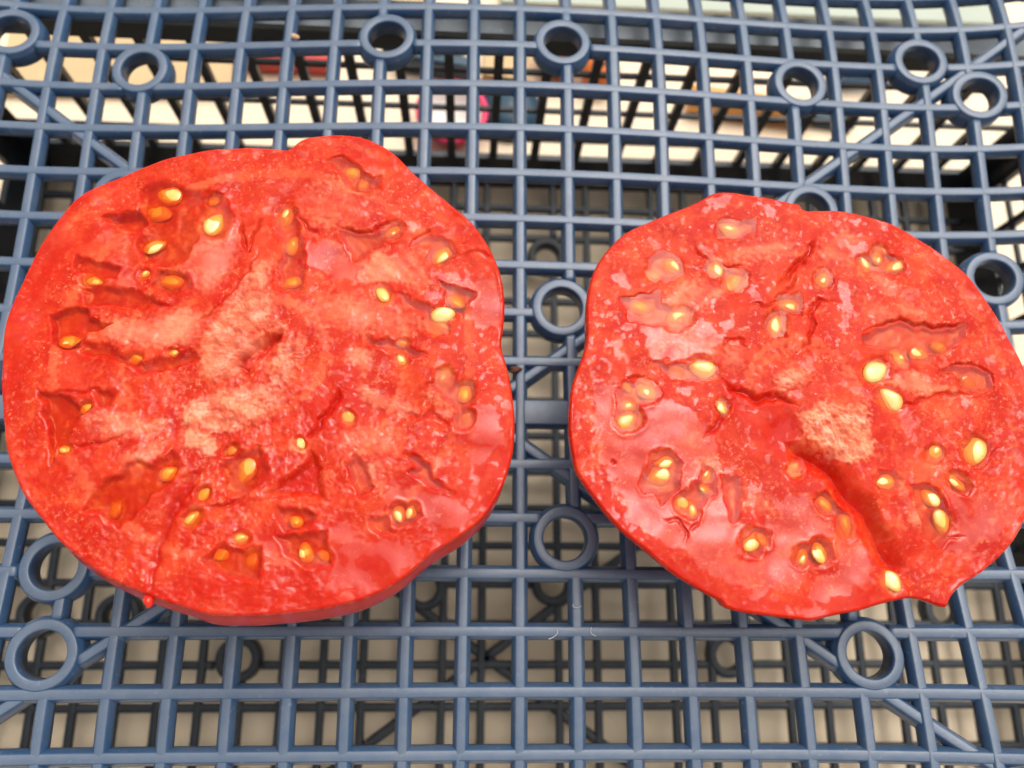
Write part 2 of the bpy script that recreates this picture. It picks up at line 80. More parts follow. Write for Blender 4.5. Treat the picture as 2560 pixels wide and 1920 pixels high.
RIGHT = {
 "out": [[67.34,79.33],[64.08,79.85],[59.89,80.76],[56.55,81.39],[53.68,81.82],[49.98,81.47],[46.28,79.34],[42.52,77.33],[36.49,74.53],[31.68,72.12],[28.31,69.17],[25.02,64.67],[23.15,59.7],[22.47,54.28],[22.45,49.54],[21.84,46.26],[20.52,42.82],[19.4,39.34],[18.9,35.82],[18.75,32.63],[19.03,28.52],[19.87,23.71],[21.35,21.1],[23.23,18.43],[27.28,13.32],[32.3,9.03],[37.36,5.04],[42.34,2.03],[45.14,0.54],[46.06,-0.56],[49.4,-1.41],[53.76,-1.95],[59.12,-2.57],[61.45,-2.73],[65.23,-1.86],[70.06,-0.98],[73.3,-0.11],[76.63,0.62],[79.95,1.18],[83.04,0.63],[85.55,-0.32],[86.69,-0.16],[87.42,1.2],[89.64,3.23],[94.75,6.26],[99.2,9.68],[103.38,14.67],[106.3,20.72],[108.02,26.01],[109.02,32.31],[109.29,38.75],[108.96,45.14],[106.84,52.91],[104.37,58.08],[101.38,63.31],[97.01,68.28],[92.4,72.07],[86.66,75.13],[80.83,76.93],[76.08,78.14],[70.81,78.07],[68.09,78.09]],
 "gel": [[0.7,0.4,0.9,[[49.54,74.93],[57.96,75.53],[57.44,72.92],[54.05,71.53],[49.86,71.08]]],[0.8,0.4,0.9,[[34.88,65.57],[38.5,68.19],[42.17,65.78],[41.99,62.66],[38.73,61.34],[35.33,62.79]]],[0.9,0.35,0.85,[[45.27,64.0],[48.07,66.58],[50.29,64.77],[55.19,63.65],[52.55,59.87],[49.82,62.26]]],[1.0,0.3,1.0,[[29.08,57.42],[33.4,58.14],[36.88,59.14],[37.32,56.42],[40.12,55.28],[41.7,52.92],[35.41,52.17],[30.88,52.36],[30.42,55.04]]],[0.9,0.4,0.8,[[60.93,58.86],[65.37,59.59],[65.52,55.0],[62.05,55.22],[61.59,50.39],[58.1,50.02],[57.89,54.21],[60.36,55.78]]],[1.1,0.3,0.7,[[34.78,44.81],[38.36,43.73],[42.33,44.39],[47.37,43.91],[46.36,41.58],[42.12,40.93],[38.27,42.0]]],[0.6,0.5,0.8,[[28.16,39.24],[32.66,41.03],[36.41,38.26],[34.72,37.66],[32.41,35.37],[32.0,32.03],[28.68,30.88],[28.0,34.74]]],[0.8,0.4,0.9,[[77.73,66.82],[81.67,69.49],[86.27,67.7],[86.44,64.53],[83.35,63.82],[79.22,64.33]]],[1.2,0.3,0.7,[[76.95,50.74],[81.92,52.97],[85.06,54.41],[87.85,53.26],[91.62,52.74],[96.13,53.15],[98.96,54.13],[97.9,51.21],[94.5,48.43],[89.82,46.54],[85.34,45.86],[81.25,47.85],[77.31,48.95]]],[1.2,0.25,0.8,[[91.47,43.91],[95.46,45.17],[99.77,44.67],[101.93,43.53],[101.43,40.59],[98.36,39.66],[95.39,41.06],[95.13,43.1]]],[0.7,0.4,0.9,[[68.73,63.72],[71.51,64.74],[72.46,62.57],[70.8,60.97],[68.79,61.54]]],[0.9,0.35,0.9,[[31.82,21.72],[34.14,25.49],[37.48,27.16],[39.53,25.02],[38.71,20.2],[35.35,17.27],[34.4,19.63],[32.02,20.13]]],[0.9,0.35,0.8,[[38.92,19.14],[42.58,21.84],[43.87,25.07],[45.94,23.48],[45.67,19.74],[42.88,18.13],[42.17,15.51],[40.56,15.23]]],[0.8,0.3,0.9,[[49.87,11.42],[52.71,13.51],[55.6,12.75],[54.56,10.17],[52.55,8.37],[49.94,8.87]]],[0.7,0.4,0.4,[[47.26,22.96],[50.48,22.46],[50.41,18.2],[49.32,14.52],[47.98,14.51],[47.49,18.7]]],[0.9,0.4,0.9,[[58.76,7.13],[60.37,9.95],[63.76,11.52],[66.4,11.02],[66.32,7.94],[62.47,6.9]]],[0.8,0.3,0.9,[[96.69,31.31],[99.33,29.94],[99.37,26.87],[96.2,24.9],[93.6,26.24],[93.52,29.3]]],[0.9,0.25,0.8,[[89.77,23.45],[93.54,22.4],[94.4,20.78],[92.54,19.68],[90.56,21.28]]],[0.9,0.3,0.8,[[82.78,21.47],[86.16,21.78],[88.55,19.1],[89.94,13.8],[86.04,9.85],[83.73,12.7],[82.84,17.98]]],[0.8,0.3,0.8,[[63.72,18.86],[66.02,19.95],[68.46,17.31],[71.01,15.75],[70.51,11.56],[68.52,13.11],[67.19,15.72],[64.56,16.49]]],[0.6,0.4,0.9,[[76.7,23.84],[79.84,24.43],[81.22,22.27],[78.7,20.08],[76.59,20.86]]]],
 "groove": [[0.35,0.8,[[44.45,69.63],[46.06,67.15],[48.3,65.65],[51.76,64.81],[55.32,65.22]]],[0.3,0.6,[[29.08,57.42],[33.4,58.14],[37.17,59.15]]],[0.6,1.2,[[48.31,41.33],[50.95,39.09],[55.3,37.46],[59.29,38.1],[63.05,36.45]]],[0.35,0.6,[[54.67,57.16],[58.11,56.64],[61.14,57.94],[64.46,62.04],[65.93,65.21]]],[0.3,0.8,[[29.34,41.4],[33.24,41.56]]],[0.25,0.5,[[48.97,46.57],[49.47,49.53],[52.36,49.89],[53.86,47.26]]],[0.5,1.1,[[60.41,60.07],[63.71,63.89],[66.64,66.5],[68.73,69.42],[69.87,71.7]]],[0.4,0.7,[[63.22,46.87],[65.76,49.29],[67.3,52.92],[67.03,55.95],[69.31,58.15],[73.71,57.96]]],[0.35,1.3,[[77.02,51.34],[81.37,53.26],[85.1,54.71],[87.87,53.41],[91.64,52.89],[96.15,53.3],[99.64,54.61]]],[0.3,0.7,[[91.13,43.61],[95.48,45.32],[100.12,44.97],[102.17,43.24],[101.62,40.01]]],[0.25,0.5,[[81.14,36.19],[85.64,37.7],[91.65,39.39],[100.43,39.84]]],[0.5,0.7,[[44.2,29.99],[46.55,32.24],[48.45,35.62],[50.26,37.35]]],[0.25,0.4,[[35.75,14.67],[37.87,14.69],[39.59,12.38],[39.21,10.33]]],[0.25,0.4,[[40.11,12.13],[42.09,14.21],[43.08,17.08]]],[0.3,0.5,[[26.06,25.12],[27.41,25.41]]],[0.3,0.5,[[90.01,23.18],[91.04,20.75],[93.1,19.69],[94.96,20.79]]],[0.3,0.5,[[92.64,30.97],[93.97,26.8],[95.88,24.62],[98.66,26.03],[102.92,30.84]]],[0.25,0.4,[[85.69,9.33],[88.28,11.95],[91.54,11.71]]]],
 "valley": [[2.9,3.0,[[59.24,29.1],[64.16,28.34],[68.68,26.48],[72.75,21.09],[75.39,15.79],[77.3,11.61],[78.34,7.23],[77.28,5.44],[75.3,6.71],[73.7,11.07],[71.01,15.75],[67.67,19.97],[64.84,24.25],[61.09,25.29]]],[0.7,2.6,[[56.08,33.5],[60.28,36.67],[63.64,36.44],[63.07,30.82],[59.25,25.81],[56.44,28.23]]]],
 "pale": [[1.4,0.8,0.2,[[36.75,56.41],[38.6,58.88],[42.2,61.43],[45.07,60.9],[50.56,60.43],[49.55,58.56],[45.33,56.02],[41.85,55.32]]],[2.4,0.55,0.15,[[52.17,70.19],[58.8,71.35],[64.8,71.54],[64.49,68.33],[57.82,66.87],[53.13,67.36]]],[2.2,0.5,0.1,[[35.58,49.8],[42.74,51.15],[47.72,48.89],[47.55,46.54],[41.02,46.11],[35.44,46.87]]],[1.5,0.4,0.2,[[49.3,47.16],[52.15,47.22],[52.48,44.3],[49.65,44.25]]],[2.4,0.45,0.1,[[78.21,56.23],[85.5,57.64],[92.88,57.21],[92.6,55.36],[85.12,54.87],[79.68,53.82]]],[1.0,0.6,0.4,[[80.43,41.65],[86.47,43.52],[89.99,41.83],[93.55,40.44],[89.6,39.21],[84.52,39.99]]],[1.8,0.45,0.1,[[70.87,69.8],[75.5,73.49],[78.35,71.96],[79.09,68.13],[74.72,66.73],[71.19,67.26]]],[1.0,0.45,0.2,[[80.42,64.36],[83.86,63.2],[86.01,61.38],[83.36,59.44],[81.14,60.62]]],[1.2,0.95,1.0,[[62.83,34.45],[68.46,37.09],[71.74,36.01],[75.82,36.93],[75.79,32.12],[76.32,27.4],[74.53,26.55],[71.37,25.69],[68.15,26.74],[65.39,29.46],[63.61,31.1]]],[1.5,0.6,0.9,[[58.77,42.11],[61.81,44.2],[65.7,43.11],[63.72,40.47],[59.12,39.81]]],[1.0,0.6,0.4,[[79.14,23.33],[80.81,23.35],[81.8,18.5],[84.81,20.14],[85.92,20.15],[84.19,15.86],[84.75,12.18],[82.23,13.74],[80.77,19.03]]],[1.4,0.45,0.3,[[42.82,25.6],[45.07,26.72],[46.01,24.56],[44.78,22.39],[43.22,23.45]]],[1.8,0.35,0.1,[[51.21,21.4],[54.88,19.84],[56.17,16.15],[53.52,16.65],[50.99,18.74]]]],
 "film": [[1.0,[[23.77,39.71],[30.97,40.41],[41.79,35.51],[46.32,28.92],[47.72,21.89],[49.79,13.75],[56.62,15.1],[60.7,13.05],[61.21,2.12],[52.84,2.59],[47.64,3.07],[42.6,5.79],[39.64,8.81],[33.47,11.31],[29.92,14.37],[28.48,17.99],[28.56,20.09],[24.45,25.1],[23.58,32.71]]],[1.0,[[56.59,18.26],[62.47,19.91],[67.98,13.11],[72.49,10.03],[73.36,4.16],[64.42,0.38],[56.69,2.1]]],[1.0,[[88.88,21.26],[99.89,20.03],[101.98,16.01],[95.15,8.61],[89.12,8.57],[87.1,13.25]]],[0.5,[[59.55,-0.86],[63.02,-0.36],[65.51,-1.59],[62.75,-2.82],[59.67,-2.33]]],[1.0,[[33.11,51.52],[45.75,53.61],[49.76,49.53],[45.21,45.32],[35.35,45.12]]]],
 "red_no_sheen": [[2.0,[[20.36,22.36],[24.54,19.87],[35.91,9.21],[45.56,2.84],[57.12,0.89],[74.29,2.93],[73.82,-0.66],[60.92,-3.04],[48.56,-1.49],[32.53,8.39]]],[2.0,[[48.34,41.34],[60.57,36.99],[61.57,28.94],[54.41,27.96],[47.94,35.87]]]],
 "seeds": [[52.27,73.39,4.27,-20.0,0.2,0.2],[39.94,64.9,4.27,-48.0,0.3,0.2],[36.12,62.81,3.1,-26.0,0.6,0.4],[48.8,64.56,4.14,-85.0,0.3,0.2],[52.44,61.97,5.08,45.0,0.4,0.25],[33.33,55.89,4.52,-9.0,0.45,0.25],[40.52,53.66,5.1,22.0,0.25,0.2],[62.77,57.12,4.59,-9.0,0.5,0.15],[59.75,52.68,5.13,75.0,0.2,0.1],[44.88,43.39,5.13,-15.0,0.1,0.05],[39.9,42.74,3.41,1.0,0.75,0.5],[33.75,39.06,4.52,-47.0,0.3,0.25],[30.14,39.53,2.26,-46.0,0.5,0.5],[30.0,35.92,3.31,-9.0,0.65,0.25],[30.16,33.07,4.64,21.0,0.5,0.1],[36.16,25.46,4.16,1.0,0.35,0.15],[35.25,22.87,4.7,13.0,0.4,0.1],[39.41,17.32,3.27,-62.0,0.5,0.15],[40.75,16.83,3.47,-78.0,0.55,0.15],[43.72,20.41,2.5,-30.0,0.5,0.3],[51.52,11.11,4.35,51.0,0.4,0.1],[53.49,11.29,2.88,-52.0,0.4,0.15],[60.58,8.54,3.38,69.0,0.5,0.3],[64.16,9.22,4.09,-91.0,0.2,0.1],[65.95,17.74,3.73,-58.0,0.55,0.2],[69.45,13.98,4.13,-86.0,0.5,0.2],[76.66,4.07,4.18,-59.0,0.15,0.0],[78.89,43.51,5.53,29.0,0.05,0.0],[80.85,38.07,4.94,-49.0,0.15,0.1],[88.22,47.19,4.19,-9.0,0.35,0.2],[83.84,46.53,4.01,-49.0,0.3,0.3],[92.59,48.81,3.56,-20.0,0.5,0.3],[97.66,41.72,3.99,-9.0,0.7,0.5],[96.37,28.26,5.86,66.0,0.2,0.0],[78.17,21.98,4.01,10.0,0.1,0.1],[86.31,19.22,3.88,-48.0,0.1,0.1],[87.78,14.8,4.67,-71.0,0.2,0.05],[92.11,22.04,4.1,-37.0,0.3,0.2],[79.28,66.03,3.49,-77.0,0.3,0.2],[82.53,68.16,4.23,74.0,0.45,0.3],[85.32,65.9,3.95,26.0,0.3,0.2],[70.41,62.76,3.97,66.0,0.4,0.25],[47.96,36.05,2.96,-63.0,0.2,0.3],[60.95,24.38,3.3,56.0,0.9,0.5],[44.21,22.63,2.65,67.0,0.3,0.3],[88.27,27.53,3.49,45.0,0.3,0.3]],
}
RINGS = [[-86.59,7.35],[-85.75,-10.15],[-119.27,141.54],[-85.36,131.68],[-22.6,140.62],[22.73,139.89],[85.63,131.88],[119.46,140.28],[133.44,129.77],[86.16,-10.2],[131.06,78.8],[21.86,67.94],[21.73,13.86],[85.91,95.88]]
LOWRINGS = [[26.93,119.42],[-128.3,-3.2],[-105.08,-3.75],[-68.06,-16.17],[154.65,-1.41],[-12.86,4.65],[27.96,6.25],[82.92,-15.34]]
STAR = [6.86,-15.94]
GRID = [12.0,-0.9881,2.4711,1.001]
WARP = [1.2305,0.8708,-1.9998,-0.0858,0.5678,-0.2454,-0.9275,-1.1136,0.9146,0.214,-0.0958,0.8149]
DRIP = [-53.22,0.33]
CRUMBS = [[10.75,52.17],[-46.23,140.4]]
LINT = [[18.89,-6.23],[27.23,-5.74],[23.69,-0.29]]

# ------------------------------------------------------------------ helpers
def tag(o, label=None, cat=None, group=None, kind=None):
    if label: o["label"] = label
    if cat: o["category"] = cat
    if group: o["group"] = group
    if kind: o["kind"] = kind
    return o

def empty(name, loc=(0, 0, 0)):
    o = bpy.data.objects.new(name, None)
    o.empty_display_size = 0.01
    o.location = loc
    COL.objects.link(o)
    return o

def mesh_obj(name, verts, faces, mat, parent=None, smooth=True, attrs=None):
    """verts in millimetres, world space; an Empty parent sits at its own location."""
    me = bpy.data.meshes.new(name)
    v = np.asarray(verts, dtype=float) * MM
    if parent is not None:
        p = parent
        while p is not None:
            v = v - np.array(p.location)
            p = p.parent
    me.from_pydata(v.tolist(), [], faces)
    if smooth:
        me.polygons.foreach_set("use_smooth", [True] * len(me.polygons))
    if attrs:
        for k, a in attrs.items():
            at = me.attributes.new(k, 'FLOAT', 'POINT')
            at.data.foreach_set("value", np.asarray(a, dtype=np.float32))
    me.materials.append(mat)
    me.update()
    o = bpy.data.objects.new(name, me)
    COL.objects.link(o)
    if parent is not None:
        o.parent = parent
    return o

def sweep(paths, prof, closed=False):
    """paths: list of (N,3) arrays with horizontal direction; prof: list of (side, up) offsets in mm."""
    V, Fc = [], []
    for P in paths:
        P = np.asarray(P, float)
        n = len(P)
        if closed:
            T = np.roll(P, -1, 0) - np.roll(P, 1, 0)
        else:
            T = np.gradient(P, axis=0)
        T[:, 2] = 0
        T /= np.linalg.norm(T, axis=1)[:, None] + 1e-9
        N = np.stack([T[:, 1], -T[:, 0], 0 * T[:, 0]], 1)
        b = len(V)
        m = len(prof)
        for i in range(n):
            for s, u in prof:
                q = P[i] + N[i] * s
                V.append((q[0], q[1], q[2] + u))
        for i in range(n if closed else n - 1):
            i2 = (i + 1) % n
            for k in range(m):
                k2 = (k + 1) % m
                Fc.append((b + i * m + k, b + i * m + k2, b + i2 * m + k2, b + i2 * m + k))
        if not closed:
            Fc.append(tuple(b + k for k in range(m))[::-1])
            Fc.append(tuple(b + (n - 1) * m + k for k in range(m)))
    return V, Fc

def rib_profile(wt, wb, h, dz=0.0):
    e = min(.28, wt * .3)
    p = [(-wb, -h), (-wb, -h * .55), (-wt, -.30), (-wt + e * .55, -.08), (-wt + e * 1.4, 0), (wt - e * 1.4, 0), (wt - e * .55, -.08), (wt, -.30), (wb, -h * .55), (wb, -h)]
    return [(a, b + dz) for a, b in p]

_perm = {}
def vnoise(x, y, seed):
    """gradient noise, about -1..1"""
    if seed not in _perm:
        r = np.random.RandomState(seed)
        a = r.rand(256, 256) * 2 * np.pi
        _perm[seed] = (np.cos(a), np.sin(a))
    gx, gy = _perm[seed]
    xi = np.floor(x).astype(int); yi = np.floor(y).astype(int)
    fx, fy = x - xi, y - yi
    u = fx * fx * fx * (fx * (fx * 6 - 15) + 10); v = fy * fy * fy * (fy * (fy * 6 - 15) + 10)
    def g(i, j, dx, dy):
        a, b = i & 255, j & 255
        return gx[a, b] * dx + gy[a, b] * dy
    n0 = g(xi, yi, fx, fy) * (1 - u) + g(xi + 1, yi, fx - 1, fy) * u
    n1 = g(xi, yi + 1, fx, fy - 1) * (1 - u) + g(xi + 1, yi + 1, fx - 1, fy - 1) * u
    return (n0 * (1 - v) + n1 * v) * 1.5

def fbm(x, y, seed, octs=4, gain=.5):
    r = 0; a = 1.0
    for o in range(octs):
        r = r + a * vnoise(x * 2 ** o + 17.3 * o, y * 2 ** o - 9.1 * o, seed + o)
        a *= gain
    return r

def sstep(a, b, x):
    t = np.clip((x - a) / (b - a), 0, 1)
    return t * t * (3 - 2 * t)

def seg_dist(px, py, poly, closed=True):
    d = np.full(px.shape, 1e9); inside = np.zeros(px.shape, bool); tt = np.zeros(px.shape)
    n = len(poly)
    for i in range(n if closed else n - 1):
        (x1, y1), (x2, y2) = poly[i], poly[(i + 1) % n]
        dx, dy = x2 - x1, y2 - y1
        L = dx * dx + dy * dy + 1e-12
        t = np.clip(((px - x1) * dx + (py - y1) * dy) / L, 0, 1)
        q = np.hypot(px - x1 - t * dx, py - y1 - t * dy)
        tt = np.where(q < d, (i + t) / max(1, n - 1), tt)
        d = np.minimum(d, q)
        if closed:
            c = ((y1 > py) != (y2 > py))
            with np.errstate(divide='ignore', invalid='ignore'):
                xc = (x2 - x1) * (py - y1) / (y2 - y1 if y2 != y1 else 1e-9) + x1
            inside ^= c & (px < xc)
    return (np.where(inside, -d, d), tt) if closed else (d, tt)

def near_dist(px, py, poly, closed=True, pad=4.0):
    """seg_dist evaluated only near the polygon; far points get a large distance"""
    q = np.array(poly)
    lo, hi = q.min(0) - pad, q.max(0) + pad
    m = (px > lo[0]) & (px < hi[0]) & (py > lo[1]) & (py < hi[1])
    d = np.full(px.shape, 1e3); t = np.zeros(px.shape)
    if m.any():
        d[m], t[m] = seg_dist(px[m], py[m], poly, closed)
    return d, t

# ------------------------------------------------------------------ materials
def newmat(name):
    m = bpy.data.materials.new(name)
    m.use_nodes = True
    return m, m.node_tree, m.node_tree.nodes["Principled BSDF"]

def N(nt, typ, **kw):
    n = nt.nodes.new(typ)
    for k, v in kw.items():
        if k in n.inputs.keys() if isinstance(k, str) else False:
            n.inputs[k].default_value = v
        else:
            setattr(n, k, v)
    return n

def mixc(nt, fac, a, b, mode='MIX'):
    n = nt.nodes.new("ShaderNodeMix")
    n.data_type = 'RGBA'; n.blend_type = mode
    for s, v in ((0, fac), (6, a), (7, b)):
        if isinstance(v, bpy.types.NodeSocket): nt.links.new(v, n.inputs[s])
        else: n.inputs[s].default_value = v if s == 0 else (*v, 1.0)
    return n.outputs[2]

def math_(nt, op, a, b=0.0, clamp=False):
    n = nt.nodes.new("ShaderNodeMath"); n.operation = op; n.use_clamp = clamp
    for s, v in ((0, a), (1, b)):
        if isinstance(v, bpy.types.NodeSocket): nt.links.new(v, n.inputs[s])
        else: n.inputs[s].default_value = v
    return n.outputs[0]

def noise(nt, scale, detail=4, rough=.55, dist=0.0, coord=None, out=0):
    n = nt.nodes.new("ShaderNodeTexNoise")
    n.inputs["Scale"].default_value = scale; n.inputs["Detail"].default_value = detail
    n.inputs["Roughness"].default_value = rough; n.inputs["Distortion"].default_value = dist
    if coord is not None: nt.links.new(coord, n.inputs["Vector"])
    return n.outputs[out]

def ramp(nt, fac, pts):
    n = nt.nodes.new("ShaderNodeValToRGB")
    e = n.color_ramp.elements
    while len(e) < len(pts): e.new(.5)
    for el, (p, c) in zip(e, pts):
        el.position = p; el.color = (*c, 1) if len(c) == 3 else c
    nt.links.new(fac, n.inputs[0])
    return n.outputs[0]

def objcoord(nt):
    return nt.nodes.new("ShaderNodeTexCoord").outputs["Object"]

def bump(nt, h, strength, dist, normal=None):
    b = nt.nodes.new("ShaderNodeBump")
    b.inputs["Strength"].default_value = strength; b.inputs["Distance"].default_value = dist
    nt.links.new(h, b.inputs["Height"])
    if normal is not None: nt.links.new(normal, b.inputs["Normal"])
    return b.outputs[0]

def plastic(name, c1, c2, rough=.38, dust=.25, dust_sheen_col=(.22, .24, .27), spec=.5, top_sheen=.0):
    m, nt, b = newmat(name)
    co = objcoord(nt)
    col = mixc(nt, noise(nt, 45, 3, coord=co), c1, c2)
    specks = ramp(nt, noise(nt, 900, 2, .5, coord=co), [(.66, (0, 0, 0)), (.74, (1, 1, 1))])
    dn = ramp(nt, noise(nt, 120, 5, .65, coord=co), [(.42, (0, 0, 0)), (.75, (1, 1, 1))])
    col = mixc(nt, math_(nt, 'MULTIPLY', dn, dust), col, dust_sheen_col)
    col = mixc(nt, math_(nt, 'MULTIPLY', specks, dust * .9), col, tuple(min(1, v * 1.8) for v in dust_sheen_col))
    gm = nt.nodes.new("ShaderNodeNewGeometry"); sp = nt.nodes.new("ShaderNodeSeparateXYZ"); nt.links.new(gm.outputs["Normal"], sp.inputs[0])
    upf = math_(nt, 'MULTIPLY', ramp(nt, sp.outputs[2], [(.78, (0, 0, 0)), (.97, (1, 1, 1))]), math_(nt, 'ADD', .25, math_(nt, 'MULTIPLY', noise(nt, 200, 4, .65, coord=co), .9)))
    col = mixc(nt, math_(nt, 'MULTIPLY', upf, top_sheen), col, dust_sheen_col)  # grey sky sheen of up-facing facets painted in, using the dust colour
    nt.links.new(col, b.inputs["Base Color"])
    r = nt.nodes.new("ShaderNodeMapRange")
    r.inputs["To Min"].default_value = rough - .07; r.inputs["To Max"].default_value = rough + .14
    nt.links.new(noise(nt, 260, 4, .6, coord=co), r.inputs["Value"])
    nt.links.new(r.outputs[0], b.inputs["Roughness"])
    b.inputs["Specular IOR Level"].default_value = spec
    scr = nt.nodes.new("ShaderNodeMapping"); scr.inputs["Scale"].default_value = (1, 7, 1)
    nt.links.new(co, scr.inputs["Vector"])
    h = math_(nt, 'ADD', noise(nt, 700, 3, coord=co), math_(nt, 'MULTIPLY', noise(nt, 300, 4, .7, coord=scr.outputs[0]), .7))
    nt.links.new(bump(nt, h, .22, .0002), b.inputs["Normal"])
    return m

def simple(name, col, rough=.6, var=.25, scale=60, spec=.4):
    m, nt, b = newmat(name)
    co = objcoord(nt)
    c = mixc(nt, noise(nt, scale, 5, coord=co), tuple(v * (1 - var) for v in col), tuple(min(1, v * (1 + var)) for v in col))
    nt.links.new(c, b.inputs["Base Color"])
    b.inputs["Roughness"].default_value = rough
    b.inputs["Specular IOR Level"].default_value = spec
    return m

M_BLUE = plastic("blue_crate_plastic", (.029, .071, .148), (.036, .086, .172), .30, .30, (.155, .18, .22), top_sheen=.68)
M_DARK = plastic("shaded_crate_plastic", (.011, .015, .022), (.015, .020, .028), .42, .22, (.08, .09, .10))  # shade under the upper crate is put into this dark colour

M_RIM = plastic("lit_rim_plastic", (.075, .095, .115), (.10, .12, .14), .38, .35, (.20, .22, .23))  # flange painted lighter for the light and sheen on it

def table_mat():
    m, nt, b = newmat("beige_table")
    co = objcoord(nt)
    c = mixc(nt, noise(nt, 30, 5, .6, coord=co), (.88, .70, .49), (.92, .76, .56))
    st = ramp(nt, noise(nt, 95, 4, .6, .6, coord=co), [(.60, (0, 0, 0)), (.78, (1, 1, 1))])
    c = mixc(nt, math_(nt, 'MULTIPLY', st, .25), c, (.42, .33, .24))
    nt.links.new(c, b.inputs["Base Color"]); b.inputs["Roughness"].default_value = .7
    nt.links.new(bump(nt, noise(nt, 500, 4, coord=co), .2, .0004), b.inputs["Normal"])
    return m
M_TABLE = table_mat()

def flesh_mat():
    m, nt, b = newmat("tomato_flesh")
    co = objcoord(nt)
    def at(n):
        a = nt.nodes.new("ShaderNodeAttribute"); a.attribute_name = n; return a.outputs["Fac"]
    n1 = noise(nt, 170, 6, .62, .4, co)
    n2 = noise(nt, 650, 4, .6, 0, co)
    n3 = noise(nt, 60, 4, .6, .5, co)
    base = ramp(nt, n1, [(.28, (.50, .007, .002)), (.45, (.60, .020, .004)), (.60, (.69, .056, .013)), (.78, (.80, .15, .050))])
    base = mixc(nt, math_(nt, 'MULTIPLY', ramp(nt, n3, [(.46, (0, 0, 0)), (.68, (1, 1, 1))]), .75), base, (.53, .008, .002))
    fl = ramp(nt, n2, [(.54, (0, 0, 0)), (.70, (1, 1, 1))])
    base = mixc(nt, math_(nt, 'MULTIPLY', fl, .32), base, (.82, .19, .075))
    base = mixc(nt, math_(nt, 'MULTIPLY', at("streak"), .48), base, (.83, .19, .075))
    sp = ramp(nt, noise(nt, 1250, 3, .6, .3, co), [(.57, (0, 0, 0)), (.66, (1, 1, 1))])
    sp = math_(nt, 'MULTIPLY', sp, ramp(nt, noise(nt, 110, 3, .6, 0, co), [(.38, (0, 0, 0)), (.60, (1, 1, 1))]))
    base = mixc(nt, math_(nt, 'MULTIPLY', sp, .60), base, (.86, .27, .14))
    base = mixc(nt, math_(nt, 'MULTIPLY', at("red_no_sheen"), .72), base, (.58, .012, .003))  # redder flesh, also painted deep red where the sky sheen is missing
    rim = at("rim")
    base = mixc(nt, math_(nt, 'MULTIPLY', rim, .55), base, (.58, .012, .004))
    pn = math_(nt, 'MULTIPLY', at("pale"), math_(nt, 'ADD', math_(nt, 'MULTIPLY', n2, 1.1), .30), True)
    base = mixc(nt, pn, base, (.88, .30, .18))
    pw = math_(nt, 'MULTIPLY', at("core"), ramp(nt, noise(nt, 330, 6, .7, .3, co), [(.40, (0, 0, 0)), (.66, (1, 1, 1))]), True)
    base = mixc(nt, math_(nt, 'MULTIPLY', pw, .85), base, (.93, .47, .36))
    gn = math_(nt, 'MULTIPLY', at("gel"), .85, True)
    gcol = ramp(nt, noise(nt, 210, 4, .6, .6, co), [(.30, (.50, .010, .003)), (.50, (.58, .055, .009)), (.72, (.72, .21, .040))])
    base = mixc(nt, gn, base, gcol)
    base = mixc(nt, math_(nt, 'MULTIPLY', at("amber"), .9, True), base, ramp(nt, noise(nt, 420, 4, .6, .4, co), [(.3, (.66, .085, .008)), (.7, (.80, .27, .030))]))
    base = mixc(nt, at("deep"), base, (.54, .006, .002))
    base = mixc(nt, 1.0, base, (.90, .92, .84), 'MULTIPLY')
    nt.links.new(base, b.inputs["Base Color"])
    film = at("film")
    wet = at("wet")
    r = math_(nt, 'SUBTRACT', .46, math_(nt, 'MULTIPLY', wet, .43))
    nt.links.new(r, b.inputs["Roughness"])
    nt.links.new(math_(nt, 'ADD', .22, math_(nt, 'MULTIPLY', wet, .36)), b.inputs["Specular IOR Level"])
    b.inputs["IOR"].default_value = 1.37
    b.inputs["Subsurface Weight"].default_value = .85
    b.inputs["Subsurface Radius"].default_value = (1.0, .30, .18)
    b.inputs["Subsurface Scale"].default_value = .0016
    hgt = math_(nt, 'ADD', noise(nt, 900, 4, .6, .2, co), math_(nt, 'MULTIPLY', noise(nt, 2400, 2, coord=co), .3))
    bn = nt.nodes.new("ShaderNodeBump"); bn.inputs["Distance"].default_value = .00022
    nt.links.new(hgt, bn.inputs["Height"])
    nt.links.new(math_(nt, 'MULTIPLY', math_(nt, 'SUBTRACT', 1.05, film, True), .25), bn.inputs["Strength"])
    nt.links.new(bn.outputs[0], b.inputs["Normal"])
    return m
M_FLESH = flesh_mat()
M_FLESH_WET = simple("tomato_juice", (.70, .02, .008), .06, .2, 300, .5)

def skin_mat():
    m, nt, b = newmat("tomato_skin")
    co = objcoord(nt)
    c = ramp(nt, noise(nt, 70, 5, .6, coord=co), [(.3, (.64, .016, .009)), (.7, (.76, .036, .018))])
    nt.links.new(c, b.inputs["Base Color"])
    b.inputs["Roughness"].default_value = .22
    b.inputs["Subsurface Weight"].default_value = .2
    b.inputs["Subsurface Radius"].default_value = (1, .2, .1); b.inputs["Subsurface Scale"].default_value = .002
    nt.links.new(bump(nt, noise(nt, 1200, 3, coord=co), .08, .0002), b.inputs["Normal"])
    return m
M_SKIN = skin_mat()

